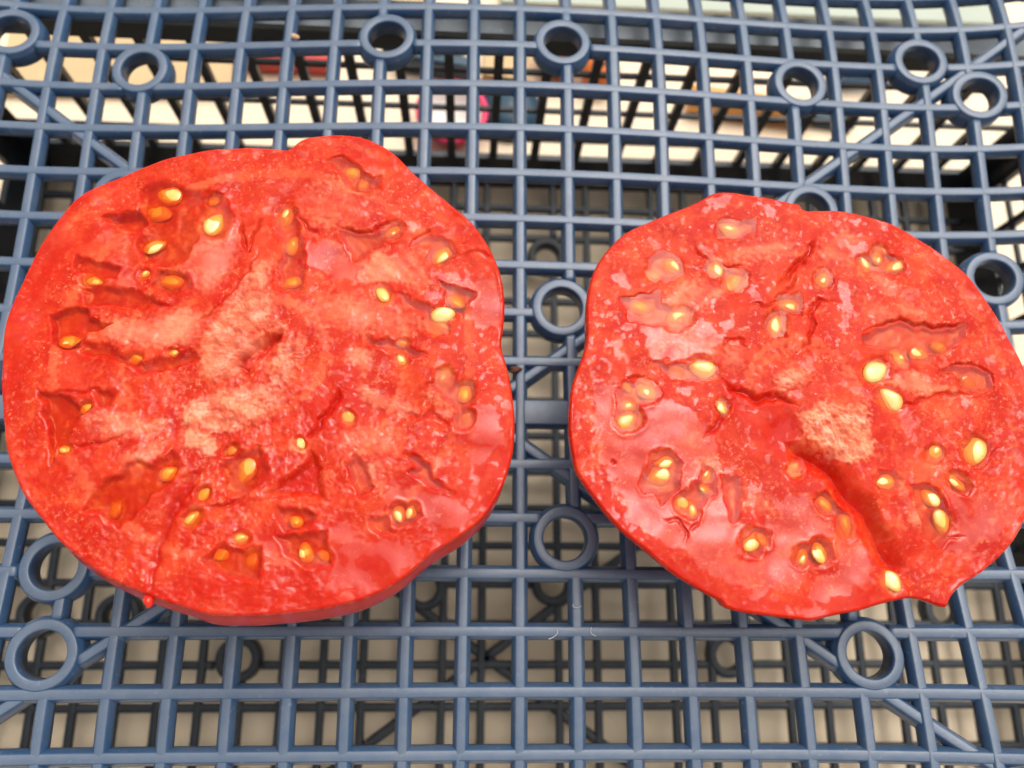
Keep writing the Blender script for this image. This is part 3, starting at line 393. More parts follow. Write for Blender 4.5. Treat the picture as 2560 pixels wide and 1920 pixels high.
def seed_mat(name, c1, c2, edge, rough=.2):
    """pale seed coat, its rim sunk in a thin orange gel sac"""
    m, nt, b = newmat(name)
    co = objcoord(nt)
    c = ramp(nt, noise(nt, 900, 4, .6, .3, co), [(.32, c1), (.66, c2)])
    sx = nt.nodes.new("ShaderNodeSeparateXYZ"); nt.links.new(co, sx.inputs[0])
    ex = math_(nt, 'POWER', math_(nt, 'MULTIPLY', sx.outputs[0], 2000.0), 2.0); ey = math_(nt, 'POWER', math_(nt, 'MULTIPLY', sx.outputs[1], 2700.0), 2.0)
    e = math_(nt, 'ADD', math_(nt, 'ADD', ex, ey), math_(nt, 'MULTIPLY', math_(nt, 'SUBTRACT', noise(nt, 1900, 3, coord=co), .5), 1.1))
    mk = ramp(nt, e, [(.25, (0, 0, 0)), (.85, (1, 1, 1))])
    nt.links.new(mixc(nt, mk, c, edge), b.inputs["Base Color"])
    b.inputs["Roughness"].default_value = rough
    b.inputs["Coat Weight"].default_value = .7; b.inputs["Coat Roughness"].default_value = .04; b.inputs["Coat IOR"].default_value = 1.36
    nt.links.new(bump(nt, noise(nt, 1300, 3, coord=co), .5, .0002), b.inputs["Normal"])
    return m
M_SEEDS = [seed_mat("pale_seed", (.86, .54, .16), (.93, .70, .32), (.84, .38, .07)), seed_mat("yellow_seed", (.80, .42, .07), (.88, .60, .18), (.82, .28, .04)),
           seed_mat("amber_seed", (.76, .32, .04), (.84, .46, .08), (.74, .19, .02)), seed_mat("orange_seed", (.66, .16, .015), (.74, .26, .03), (.64, .10, .010))]

def gel_mat():
    m, nt, b = newmat("seed_gel")
    nt.nodes.remove(b)
    out = nt.nodes["Material Output"]
    co = objcoord(nt)
    tr = nt.nodes.new("ShaderNodeBsdfTransparent"); tr.inputs[0].default_value = (.96, .68, .40, 1)
    gl = nt.nodes.new("ShaderNodeBsdfGlossy"); gl.inputs["Roughness"].default_value = .03
    lw = nt.nodes.new("ShaderNodeLayerWeight"); lw.inputs["Blend"].default_value = .5
    fac = math_(nt, 'ADD', .017, math_(nt, 'MULTIPLY', math_(nt, 'POWER', lw.outputs["Facing"], 4.0), .35))
    nm = bump(nt, noise(nt, 260, 2, coord=co), .05, .0006)
    nt.links.new(nm, gl.inputs["Normal"]); nt.links.new(nm, lw.inputs["Normal"])
    mx = nt.nodes.new("ShaderNodeMixShader")
    nt.links.new(fac, mx.inputs[0]); nt.links.new(tr.outputs[0], mx.inputs[1]); nt.links.new(gl.outputs[0], mx.inputs[2])
    nt.links.new(mx.outputs[0], out.inputs["Surface"])
    return m
M_GEL = gel_mat()

# ------------------------------------------------------------------ the table the crates stand on
TZ = -90.0
tb = mesh_obj("table", [(-6000, -6000, TZ), (6000, -6000, TZ), (6000, 6000, TZ), (-6000, 6000, TZ)], [(0, 1, 2, 3)], M_TABLE)
tag(tb, kind="structure")

# ------------------------------------------------------------------ upper crate: its lattice base carries the tomatoes
PITCH, K0, J0, PY = GRID
EXPS = [(a, b) for a in range(6) for b in range(6) if 2 <= a + b <= 4]
def zwarp(x, y):
    x = np.asarray(x, float); y = np.asarray(y, float)
    u = np.clip((x / PITCH + K0) / 10, -1.15, 1.15); v = np.clip((y / (PITCH * PY) + J0 - 6) / 10, -.75, 1.0)
    return sum(c * u ** a * v ** b for c, (a, b) in zip(WARP, EXPS)) * 10
def colx(k): return (k - K0) * PITCH
def rowy(j): return (j - J0) * PITCH * PY
KMIN, KMAX, JMIN, JMAX = -14, 12, -5, 17
RINGS = RINGS + [(-21.8, 67.9), (-21.8, 13.9), (86.4, 7.3), (-85.9, 95.9), (-131.2, 78.8), (-133.4, 129.8)]
RR = 6.15

crate = empty("blue_crate", (0, 0.042, 0))
tag(crate, "blue plastic crate whose open lattice base carries both tomato halves", "crate", "stacked plastic crates")

def cut_path(pts, holes, rad):
    out, cur = [], []
    for p in pts:
        if any((p[0] - cx) ** 2 + (p[1] - cy) ** 2 < rad * rad for cx, cy in holes):
            if len(cur) > 1: out.append(cur)
            cur = []
        else: cur.append(p)
    if len(cur) > 1: out.append(cur)
    return out

rj = random.Random(4)
X0, X1 = colx(KMIN) , colx(KMAX)
Y0, Y1 = rowy(JMIN), rowy(JMAX)
def surf_path(xs, ys, dz=0.0):
    z = zwarp(xs, ys) + dz
    return list(zip(xs, ys, z))
for j in range(JMIN, JMAX + 1):
    xs = np.arange(X0, X1 + .1, 1.2); ys = np.full_like(xs, rowy(j)) + .12 * np.sin(xs / 31 + j)
    segs = cut_path(surf_path(xs, ys), RINGS, RR)
    if j == 6:
        pf = rib_profile(2.9, 3.3, 3.4, -.25)
        V, Fc = sweep(segs, pf)
        mesh_obj("centre_band", V, Fc, M_BLUE, crate)
        continue
    V, Fc = sweep(segs, rib_profile(1.1 + .05 * rj.random(), 1.75, 2.6))
    mesh_obj("rib", V, Fc, M_BLUE, crate)
for k in range(KMIN, KMAX + 1):
    ys = np.arange(Y0, Y1 + .1, 1.2); xs = np.full_like(ys, colx(k)) + .12 * np.sin(ys / 27 + k)
    segs = cut_path(surf_path(xs, ys, -.04), RINGS, RR)
    V, Fc = sweep(segs, rib_profile(1.05 + .05 * rj.random(), 1.7, 2.5))
    mesh_obj("rib", V, Fc, M_BLUE, crate)
for sx in (-1, 1):
    for sy in (-1, 1):
        t = np.linspace(9, 150, 130)
        xs = sx * t; ys = 42.3 + sy * (.735 if sy > 0 else .70) * (t - 2)
        ok = (ys < Y1 - 1) & (ys > Y0 + 1)
        P = surf_path(xs[ok], ys[ok], -.32)
        V, Fc = sweep(cut_path(P, RINGS, RR), rib_profile(1.05, 1.8, 3.3))
        d = mesh_obj("diagonal_brace", V, Fc, M_BLUE, crate)
        V, Fc = sweep(cut_path([(p[0], p[1], p[2] - 2.9) for p in P], RINGS, RR), [(-.55, -4.5), (-.7, 0), (.7, 0), (.55, -4.5)])
        mesh_obj("brace_fin", V, Fc, M_BLUE, d, smooth=False)
for cx, cy in RINGS:
    a = np.linspace(0, 2 * np.pi, 41)[:-1]
    xs, ys = cx + RR * np.cos(a), cy + RR * np.sin(a)
    P = np.stack([xs, ys, zwarp(xs, ys) + .22], 1)
    prof = [(-1.3, -4.8), (-1.4, -1.6), (-1.35, -.35), (-1.2, -.08), (-.9, 0), (.55, 0), (.85, -.10), (1.0, -.6), (1.3, -1.0), (1.55, -1.4), (1.65, -3.8), (1.5, -4.6)]
    V, Fc = sweep([P], prof, True)
    mesh_obj("ring", V, Fc, M_BLUE, crate)

# ------------------------------------------------------------------ lower crate: upright, shade painted into its colour, its rim just under the blue lattice
low = empty("dark_crate", (0.0145, 0.042, TZ * MM))
tag(low, "plastic crate, coloured dark for its shade, with slatted walls standing under the blue lattice", "crate", "stacked plastic crates")
LX0, LX1, LY0, LY1, FZ, RZ = -155.0, 184.0, -68.0, 151.0, -80.0, -9.0
xs0 = -6.6
def bar(a, b, prof, name, parent=low, mat=M_DARK, n=2):
    P = np.linspace(a, b, n)
    V, Fc = sweep([P], prof)
    return mesh_obj(name, V, Fc, mat, parent, smooth=False)
flr = rib_profile(1.1, 1.25, 1.8)
for i in range(-13, 17):
    x = xs0 + 12 * i
    if LX0 + 4 < x < LX1 - 4:
        P = [(x, y, FZ) for y in np.arange(LY0, LY1 + .1, 2)]
        V, Fc = sweep(cut_path(P, LOWRINGS, 5.4), flr); mesh_obj("floor_rib", V, Fc, M_DARK, low)
for i in range(-17, 3):
    y = 138.0 + 12 * i
    if LY0 + 4 < y < LY1 - 4:
        P = [(x, y, FZ - .15) for x in np.arange(LX0, LX1 + .1, 2)]
        V, Fc = sweep(cut_path(P, LOWRINGS, 5.4), flr); mesh_obj("floor_rib", V, Fc, M_DARK, low)
for cx, cy in LOWRINGS:
    a = np.linspace(0, 2 * np.pi, 33)[:-1]
    P = np.stack([cx + 5.4 * np.cos(a), cy + 5.4 * np.sin(a), np.full(32, FZ + .3)], 1)
    V, Fc = sweep([P], rib_profile(1.2, 1.5, 4.5), True); mesh_obj("floor_ring", V, Fc, M_DARK, low)
for ang in (35, 145, 215, 325):
    c, s = math.cos(math.radians(ang)), math.sin(math.radians(ang))
    P = [(STAR[0] + c * t, STAR[1] + s * t, FZ - .4) for t in np.linspace(0, 160, 60)]
    P = [p for p in P if LX0 < p[0] < LX1 and LY0 < p[1] < LY1]
    V, Fc = sweep(cut_path(P, LOWRINGS, 5.4), rib_profile(1.2, 1.5, 3.6)); mesh_obj("floor_brace", V, Fc, M_DARK, low)
# walls: solid foot strip, upright slats, thin cross wires, dark rim band with a flat flange
def wall(p0, p1, nrm, step=12.2):
    p0, p1, nrm = np.array(p0, float), np.array(p1, float), np.array(nrm, float)
    L = np.linalg.norm(p1 - p0); d = (p1 - p0) / L
    def box(t0, t1, z0, z1, o0, o1, name):
        V = []
        for z in (z0, z1):
            for t, o in ((t0, o0), (t1, o0), (t1, o1), (t0, o1)):
                lean = (z - FZ) * .03
                q = p0 + d * t + nrm * (o + lean); V.append((q[0], q[1], z))
        Fc = [(0, 3, 2, 1), (4, 5, 6, 7), (0, 1, 5, 4), (1, 2, 6, 5), (2, 3, 7, 6), (3, 0, 4, 7)]
        return mesh_obj(name, V, Fc, M_DARK, low, smooth=False)
    box(0, L, TZ + 1, FZ + 10, 0, 2.0, "wall_foot")
    n = int(L // step)
    for i in range(n + 1):
        t = (L - n * step) / 2 + step * i
        if 4 < t < L - 4: box(t - 1.35, t + 1.35, FZ + 9.5, RZ - 5, .2, 2.4, "slat")
    for z in ((-26.5, -44.5, -60.0) if step < 50 else ()): box(2, L - 2, z - .75, z + .75, .6, 1.8, "cross_wire")
    box(0, L, RZ - 8.5, RZ - .3, -.2, 2.8, "rim_band")
    box(-6, L + 6, RZ - 2.0, RZ, -.6, 9, "rim_flange").data.materials[0] = M_RIM
wall((LX0, LY1), (LX1, LY1), (0, 1), 14.6)
wall((LX1, LY0), (LX0, LY0), (0, -1), 82)  # unseen near wall, most slats and all wires left out to admit light
wall((LX0, LY0), (LX0, LY1), (-1, 0), 17)  # slats of both side walls also spread to let light inside
wall((LX1, LY1), (LX1, LY0), (1, 0), 17)
for cx in (LX0, LX1):
    for cy in (LY0, LY1):
        sx, sy = (1 if cx > 0 else -1), (1 if cy > 0 else -1)
        V = [(cx - sx * 7, cy + sy * .4, z) for z in (TZ + 1.5, RZ - 2.2)] + [(cx + sx * .4, cy + sy * .4, z) for z in (TZ + 1.5, RZ - 2.2)] + [(cx + sx * .4, cy - sy * 7, z) for z in (TZ + 1.5, RZ - 2.2)]
        V += [(x + sx * 2.2, y + sy * 2.2, z) for x, y, z in V]
        Fc = [(0, 2, 3, 1), (2, 4, 5, 3), (6, 7, 9, 8), (8, 9, 11, 10), (0, 1, 7, 6), (4, 10, 11, 5), (1, 3, 9, 7), (3, 5, 11, 9), (0, 6, 8, 2), (2, 8, 10, 4)]
        mesh_obj("corner_post", V, Fc, M_DARK, low, smooth=False)

# ------------------------------------------------------------------ tomato halves
def spline_outline(pts, n):
    P = np.array(pts, float)
    m = len(P)
    t = np.arange(m)
    # closed Catmull-Rom, dense, then resampled by angle index
    out = []
    for i in range(m):
        p0, p1, p2, p3 = P[(i - 1) % m], P[i], P[(i + 1) % m], P[(i + 2) % m]
        for s in np.linspace(0, 1, 24, endpoint=False):
            out.append(.5 * ((2 * p1) + (-p0 + p2) * s + (2 * p0 - 5 * p1 + 4 * p2 - p3) * s * s + (-p0 + 3 * p1 - 3 * p2 + p3) * s ** 3))
    Q = np.array(out)
    L = np.r_[0, np.cumsum(np.linalg.norm(np.diff(np.r_[Q, Q[:1]], axis=0), axis=1))]
    u = np.linspace(0, L[-1], n, endpoint=False)
    Qc = np.r_[Q, Q[:1]]
    R = np.stack([np.interp(u, L, Qc[:, 0]), np.interp(u, L, Qc[:, 1])], 1)
    area = np.sum(R[:, 0] * np.roll(R[:, 1], -1) - np.roll(R[:, 0], -1) * R[:, 1])
    return R if area > 0 else R[::-1]

def make_field(D, seed, outline, squiggle):
    """height (mm) and tissue masks over the cut face"""
    O = outline[::4]
    CX, CY = outline.mean(0)
    def field(x, y, edge_hint=None):
        wx = x + .55 * vnoise(x * .45, y * .45, seed + 50) + .11 * vnoise(x * 1.4, y * 1.4, seed + 52)
        wy = y + .55 * vnoise(x * .45 + 31, y * .45, seed + 51) + .11 * vnoise(x * 1.4, y * 1.4 + 9, seed + 53)
        pools = []
        gel = np.zeros_like(x); film = np.zeros_like(x); pale = np.zeros_like(x); core = np.zeros_like(x); deep = np.zeros_like(x); amber = np.zeros_like(x)
        rx, ry = x - CX, y - CY
        ang = np.arctan2(ry, rx); rad = np.hypot(rx, ry)
        h = .55 * fbm(x / 15, y / 15, seed + 1, 2) + .19 * vnoise(x / 4.8, y / 4.8, seed + 4) + .018 * vnoise(x / 2.0, y / 2.0, seed + 6)
        lev = .35 * h - .16
        for soft, poly in D["film"]:
            d, _ = near_dist(wx, wy, poly)
            film = np.maximum(film, 1 - sstep(-soft, soft, d))
        dep = np.zeros_like(x)
        for depth, soft, amt, poly in D["gel"]:
            d, _ = near_dist(wx, wy, poly)
            mk = 1 - sstep(-soft * 2.0 - .35, soft * 1.1 + .15, d)
            pools.append(mk)
            dep = np.maximum(dep, mk * (.38 + depth * .58))
            gel = np.maximum(gel, mk * amt * (.62 + .5 * vnoise(x * .5 + 3, y * .5, seed + 33)))
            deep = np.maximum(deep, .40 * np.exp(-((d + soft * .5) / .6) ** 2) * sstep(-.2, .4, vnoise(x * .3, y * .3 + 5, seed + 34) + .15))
            h = h + .06 * np.exp(-((d - soft * 1.3) / .45) ** 2)              # swollen lip round each pocket
        film = np.maximum(film, sstep(.12, .45, gel))
        for hw, depth, poly in D["groove"]:
            d, t = near_dist(wx, wy, poly, False)
            taper = np.clip(np.minimum(t, 1 - t) * 5, .25, 1)
            g = np.exp(-(d / (hw * taper + .05)) ** 2)
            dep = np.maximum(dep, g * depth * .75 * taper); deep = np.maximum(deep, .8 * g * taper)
            h = h + .05 * np.exp(-((d - hw * 2.2) / .4) ** 2) * taper
        for depth, soft, poly in D["valley"]:
            d, _ = near_dist(x + .8 * vnoise(x * .22, y * .22, seed + 60), y + .8 * vnoise(x * .22, y * .22 + 7, seed + 61), poly)
            mk = 1 - sstep(-soft, soft * .5, d)
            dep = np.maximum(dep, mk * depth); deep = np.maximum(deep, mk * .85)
        for soft, amt, crumb, poly in D["pale"]:
            d, _ = near_dist(wx, wy, poly)
            mk = 1 - sstep(-soft, soft, d + .8 * soft * vnoise(x * 1.1, y * 1.1, seed + 70))
            pale = np.maximum(pale, mk * amt)
            core = np.maximum(core, mk * crumb * amt)
            film = film * (1 - .9 * mk * crumb)
            h = h + .25 * mk * crumb
        for sx, sy, ln, ang, tone, sunk in D["seeds"]:
            q = ((x - sx) ** 2 + (y - sy) ** 2)
            near = q < (ln * 1.6) ** 2
            if near.any():
                ca, sa = math.cos(math.radians(ang)), math.sin(math.radians(ang))
                a = ((x[near] - sx) * ca + (y[near] - sy) * sa) / (ln * .70); b = (-(x[near] - sx) * sa + (y[near] - sy) * ca) / (ln * .56)
                e = np.sqrt(a * a + b * b)
                mk = 1 - sstep(.6, 1.15, e + .12 * vnoise(x[near] * .9, y[near] * .9, seed + 80))
                gel[near] = np.maximum(gel[near], mk * (.45 + .5 * tone))
                dep[near] = np.maximum(dep[near], mk * (.30 + .45 * sunk))
                film[near] = np.maximum(film[near], mk)
                if sunk > .06:
                    pk = np.zeros_like(x); pk[near] = 1 - sstep(.45, 1.0, e + .32 * vnoise(x[near] * .6, y[near] * .6, seed + 83)); pools.append(pk)
                amber[near] = np.maximum(amber[near], (1 - sstep(.45, .98, e + .25 * vnoise(x[near] * 1.1, y[near] * 1.1, seed + 82))) * (.35 + .75 * tone))
                h[near] = h[near] + .07 * np.exp(-((e - 1.12) / .2) ** 2)
        edge = np.full(x.shape, -9.0)
        if edge_hint is None: far = np.ones(x.shape, bool)
        else: far = edge_hint
        edge[far] = seg_dist(x[far], y[far], O)[0]
        edge = -edge
        sq = squiggle(x, y)
        fine = (1 - film) * (1 - .6 * sstep(0, 1, gel))
        bub = np.abs(vnoise(wx * .95, wy * .95, seed + 7))
        h = h + fine * ((.006 + .085 * sq) * fbm(wx * .70, wy * .62, seed + 5, 2, .4) + .05 * sq * (1 - bub * 2))
        h = h + .012 * vnoise(x / 2.2, y / 2.2, seed + 9)
        h = h + core * (.85 * fbm(x * .40, y * .40, seed + 11, 3, .5) + .22 * np.abs(vnoise(x * 1.5, y * 1.5, seed + 15)))
        lvl = sstep(.2, .6, gel)
        h = h * (1 - .5 * lvl) + .12 * lvl * fbm(x * .33, y * .33, seed + 36, 2) - dep
        h = h + .10 * np.exp(-((edge - .6) / .4) ** 2) * sstep(-.2, .5, vnoise(x * .25, y * .25, seed + 95)) - .55 * (1 - sstep(-.05, .6, edge)) ** 2
        fib = fbm(ang * 13, rad / 7.0, seed + 40, 3, .6)
        fib2 = fbm(ang * 30, rad / 4.0, seed + 44, 2, .6)
        pale = pale * np.clip(.80 + .9 * fib + .4 * fib2, 0, 1.3)
        core = core * sstep(-.18, .40, fbm(x * .28, y * .28, seed + 47, 3, .6))
        streak = sstep(.12, .6, fib2 * .8 + .5 * vnoise(x * .9, y * .9, seed + 48)) * (1 - .7 * sstep(.2, .7, gel)) * sstep(.3, 3.0, edge) * (.55 + .45 * sstep(-.2, .3, vnoise(x / 9, y / 9, seed + 49)))
        wet = sstep(.42, .58, film * (1 - core) + .45 * vnoise(wx * .8, wy * .8, seed + 62))
        wet = np.maximum(wet, sstep(.30, .40, sq * .42 + .55 * fbm(wx * .62, wy * .55, seed + 63, 2, .5)))
        wet = np.maximum(wet, .9 * sstep(.50, .60, fbm(x / 4.5, y / 4.5, seed + 65, 3, .55))) * (1 - .8 * core)
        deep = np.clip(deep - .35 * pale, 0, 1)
        red_no_sheen = np.zeros_like(x)
        for soft, poly in D["red_no_sheen"]:
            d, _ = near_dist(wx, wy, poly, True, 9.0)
            red_no_sheen = np.maximum(red_no_sheen, 1 - sstep(-soft, soft, d + 1.2 * vnoise(x / 3, y / 3, seed + 97)))
        rim = 1 - sstep(.1, 1.6, edge + .5 * vnoise(x * .6, y * .6, seed + 90))
        return h, lev, pools, dict(streak=streak, wet=wet, red_no_sheen=red_no_sheen * (1 - pale), gel=gel * (1 - .75 * pale), film=film, pale=pale, core=core, deep=deep, rim=rim, amber=amber)
    return field

def seed_mesh(var=0):
    rv = random.Random(var)
    ph1, ph2, am = rv.uniform(0, 6), rv.uniform(0, 6), rv.uniform(.06, .14)
    V, Fc = [], []
    nr, nt_ = 9, 16
    rv_t = rv.uniform(.25, .6)
    for i in range(nr + 1):
        ph = math.pi * i / nr
        for j in range(nt_):
            th = 2 * math.pi * j / nt_
            x = -math.cos(ph); r = math.sin(ph) ** .85
            taper = (1 - rv_t * max(0, x) ** 1.3) * (1 + am * math.sin(3 * th + ph1 + x * 2) + .6 * am * math.sin(5 * th + ph2 - x * 3))
            V.append((.5 * x, .37 * r * taper * math.cos(th), .135 * r * taper * math.sin(th) * (1 - .18 * math.cos(th) ** 2)))
    for i in range(nr):
        for j in range(nt_):
            Fc.append((i * nt_ + j, i * nt_ + (j + 1) % nt_, (i + 1) * nt_ + (j + 1) % nt_, (i + 1) * nt_ + j))
    return V, Fc
SEED_ME = []
for mi, mt in enumerate(M_SEEDS):
    row = []
    for var in range(4):
        V, Fc = seed_mesh(mi * 4 + var + 1)
        me = bpy.data.meshes.new("seed"); me.from_pydata([(a * MM, b * MM, c * MM) for a, b, c in V], [], Fc)
        me.polygons.foreach_set("use_smooth", [True] * len(me.polygons)); me.materials.append(mt); row.append(me)
    SEED_ME.append(row)
def tomato(D, H, base, seed, label, group, front, prof, squiggle, gels):
    NT, NR = 1000, 250
    out = spline_outline(D["out"], NT)
    c = np.array([(out[:, 0].min() + out[:, 0].max()) / 2, (out[:, 1].min() + out[:, 1].max()) / 2])
    root = empty("tomato_half", (c[0] * MM, c[1] * MM, base * MM))
    tag(root, label, "tomato", group)
    field = make_field(D, seed, out, squiggle)
    s = np.linspace(0, 1, NR + 1)[1:]
    s = 1 - (1 - s) ** 1.08
    X = c[0] + (out[:, 0] - c[0])[None, :] * s[:, None]
    Y = c[1] + (out[:, 1] - c[1])[None, :] * s[:, None]
    x = np.r_[c[0], X.ravel()]; y = np.r_[c[1], Y.ravel()]
    hint = np.r_[False, np.repeat(s > .84, NT)]
    h, lev, pools, att = field(x, y, hint)
    V = np.stack([x, y, H + h], 1)
    idx = 1 + np.arange(NR * NT).reshape(NR, NT)
    a, b_ = idx[:-1], np.roll(idx[:-1], -1, 1); c2, d2 = np.roll(idx[1:], -1, 1), idx[1:]
    F = np.stack([a.ravel(), d2.ravel(), c2.ravel(), b_.ravel()], 1).tolist()
    F += [(0, int(idx[0][i]), int(idx[0][(i + 1) % NT])) for i in range(NT)]
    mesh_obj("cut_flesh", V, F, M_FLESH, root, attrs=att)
    # skin: from the cut edge bulging down to where it rests on the ribs
    NS = 400
    so = out[:: NT // NS]
    SV, SF = [], []
    edge_z = (H + h[1 + (NR - 1) * NT:]).reshape(NT)[:: NT // NS]
    m = len(so)
    for i, (t, sc, sh) in enumerate(prof):
        z = edge_z * (1 - t) + base * t if i == 0 else np.full(m, (H - .75) * (1 - t) + base * t)
        if 0 < i < 3: z = z * .7 + .3 * (edge_z * (1 - t) + base * t)
        f = np.array(front)
        q = so if sc > .9 else so * (1 - (.9 - sc) * .5) + np.mean(so, 0) * ((.9 - sc) * .5)
        for k in range(m):
            p = c + (so[k] - c) * sc + f * sh
            dn = vnoise(np.array([k * .05]), np.array([i * .4]), seed + 3)[0] * .15 * (i > 1)
            SV.append((p[0] + dn, p[1] + dn, z[k]))
    for i in range(len(prof) - 1):
        for k in range(m):
            k2 = (k + 1) % m
            SF.append((i * m + k, (i + 1) * m + k, (i + 1) * m + k2, i * m + k2))
    SF.append(tuple((len(prof) - 1) * m + k for k in range(m))[::-1])
    mesh_obj("skin", SV, SF, M_SKIN, root)
    # seeds
    rs = random.Random(seed)
    sx = np.array([q[0] for q in D["seeds"]]); sy = np.array([q[1] for q in D["seeds"]])
    sh_, lev_, _, _ = field(sx, sy)
    for i, (px, py, ln, ang, tone, sunk) in enumerate(D["seeds"]):
        me = SEED_ME[0 if tone < .18 else 1 if tone < .42 else 2 if tone < .7 else 3][rs.randrange(4)]
        o = bpy.data.objects.new("seed", me); COL.objects.link(o); o.parent = root
        o.scale = (ln * rs.uniform(.95, 1.1), ln * rs.uniform(.92, 1.12), ln * rs.uniform(.9, 1.1))
        o.rotation_euler = (rs.uniform(-.35, .35), rs.uniform(-.22, .22), math.radians(ang + (180 if rs.random() < .4 else 0)))
        z = H + max(sh_[i] - .02 * ln, lev_[i] - .12 * ln) + ln * (.02 - .2 * sunk)
        o.location = (Vector((px, py, z)) * MM) - root.location
    # juice standing in the seed chambers, a thin clear amber sheet over each
    fa = np.stack([a.ravel(), d2.ravel(), c2.ravel(), b_.ravel()], 1)
    rip = .075 * vnoise(x * .28, y * .28, seed + 21) + .006 * vnoise(x * 1.3, y * 1.3, seed + 22)
    for mk in pools:
        keep = (mk[fa] > .06).all(1)
        if keep.sum() < 30: continue
        f = fa[keep]
        u, inv = np.unique(f, return_inverse=True)
        z = H + lev[u] + rip[u] + .05 * (1 - mk[u])
        mesh_obj("gel_pool", np.stack([x[u], y[u], z], 1), inv.reshape(-1, 4).tolist(), M_GEL, root)
    return root

def sq_left(x, y):       # wet beaded texture over the near left flesh, calmer elsewhere
    return .10 + .90 * sstep(52, 28, y) * sstep(20, -45, x) + .35 * np.exp(-(((x + 5) / 9) ** 2 + ((y - 8) / 9) ** 2))
def sq_right(x, y):
    return .08 + .8 * sstep(78, 98, x) * sstep(45, 15, y) + .5 * np.exp(-((x - 24) / 6) ** 2) * sstep(60, 40, y)

zl = float(zwarp(-34, 44)); zr = float(zwarp(61, 37))
profL = [(0, 1.0, 0), (.03, 1.0, .2), (.08, 1.0, .7), (.15, 1.0, 1.5), (.24, .988, 2.3), (.34, .977, 2.8), (.46, .952, 2.7), (.58, .93, 2.0), (.70, .83, 1.2), (.81, .69, .6), (.90, .52, 0), (.96, .36, 0), (1.0, .22, 0)]
profR = [(0, 1.0, 0), (.03, .999, .0), (.08, .995, -.2), (.15, .985, -.5), (.24, .965, -.9), (.34, .935, -1.2), (.46, .885, -1.5), (.58, .82, -1.5), (.70, .73, -1.2), (.81, .61, -.8), (.90, .47, 0), (.96, .34, 0), (1.0, .22, 0)]
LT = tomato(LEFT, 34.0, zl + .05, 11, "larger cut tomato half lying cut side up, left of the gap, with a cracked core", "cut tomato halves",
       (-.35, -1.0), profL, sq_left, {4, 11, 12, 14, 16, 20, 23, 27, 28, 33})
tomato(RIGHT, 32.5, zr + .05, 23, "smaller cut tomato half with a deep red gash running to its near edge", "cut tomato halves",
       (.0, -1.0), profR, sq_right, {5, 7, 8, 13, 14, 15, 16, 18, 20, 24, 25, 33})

# drip of juice on the near edge of the left half
def blob(name, c, rad, mat, parent=None, n=10, flat=1.0, seed=1, amp=.12):
    V, Fc = [], []
    rr = random.Random(seed); k1, k2 = rr.uniform(0, 6), rr.uniform(0, 6)
    for i in range(n + 1):
        ph = math.pi * i / n
        for j in range(2 * n):
            th = math.pi * j / n
            q = 1 + amp * math.sin(2 * th + k1 + ph) + amp * .7 * math.sin(3 * th + 2 * ph + k2)
            V.append((c[0] + rad[0] * q * math.sin(ph) * math.cos(th), c[1] + rad[1] * q * math.sin(ph) * math.sin(th), c[2] + rad[2] * math.cos(ph)))
    for i in range(n):
        for j in range(2 * n):
            j2 = (j + 1) % (2 * n)
            Fc.append((i * 2 * n + j, (i + 1) * 2 * n + j, (i + 1) * 2 * n + j2, i * 2 * n + j2))
    return mesh_obj(name, V, Fc, mat, parent)
blob("juice_drip", DRIP + [33.0], (.85, 1.1, .9), M_FLESH_WET, LT, seed=3)

# ------------------------------------------------------------------ crumbs
M_CRUMB = simple("brown_crumb", (.10, .035, .02), .7, .4, 900)
M_CRUMB2 = simple("tan_crumb", (.55, .36, .22), .8, .3, 900)
cx, cy = CRUMBS[0]
tag(blob("crumb", (cx, cy, float(zwarp(cx, cy)) + .7), (1.7, .7, .6), M_CRUMB, seed=5, n=8, amp=.25), "tiny dark brown crumb on the ribs beside the notch of the left tomato", "crumb", "crumbs")
cx, cy = CRUMBS[1]
tag(blob("crumb", (cx, cy, float(zwarp(cx, cy)) + .55), (1.0, .8, .55), M_CRUMB2, seed=8, n=8, amp=.25), "small tan crumb on a blue rib near the far rim", "crumb", "crumbs")

M_LINT = simple("white_lint", (.75, .74, .72), .8, .1, 200)
for q, (cx, cy) in enumerate(LINT):
    a0 = rj.uniform(0, 6)
    P = [(cx + 1.6 * (t - .5) * math.cos(a0) + .5 * math.sin(5 * t + q), cy + 2.0 * (t - .5) * math.sin(a0) + .4 * math.cos(4 * t + q), float(zwarp(cx, cy)) + .22 + .25 * math.sin(3.1 * t)) for t in np.linspace(0, 1, 12)]
    V, Fc = sweep([P], [(.07 * math.cos(b), .07 * math.sin(b)) for b in (0, 1.57, 3.14, 4.71)])
    tag(mesh_obj("lint", V, Fc, M_LINT), ["leftmost tiny white lint thread on the blue rib in front of the gap", "right-hand tiny white lint thread on the blue rib in front of the gap", "tiny white lint thread on an upright rib below the near ring in the gap"][q], "lint", "lint threads on the ribs")

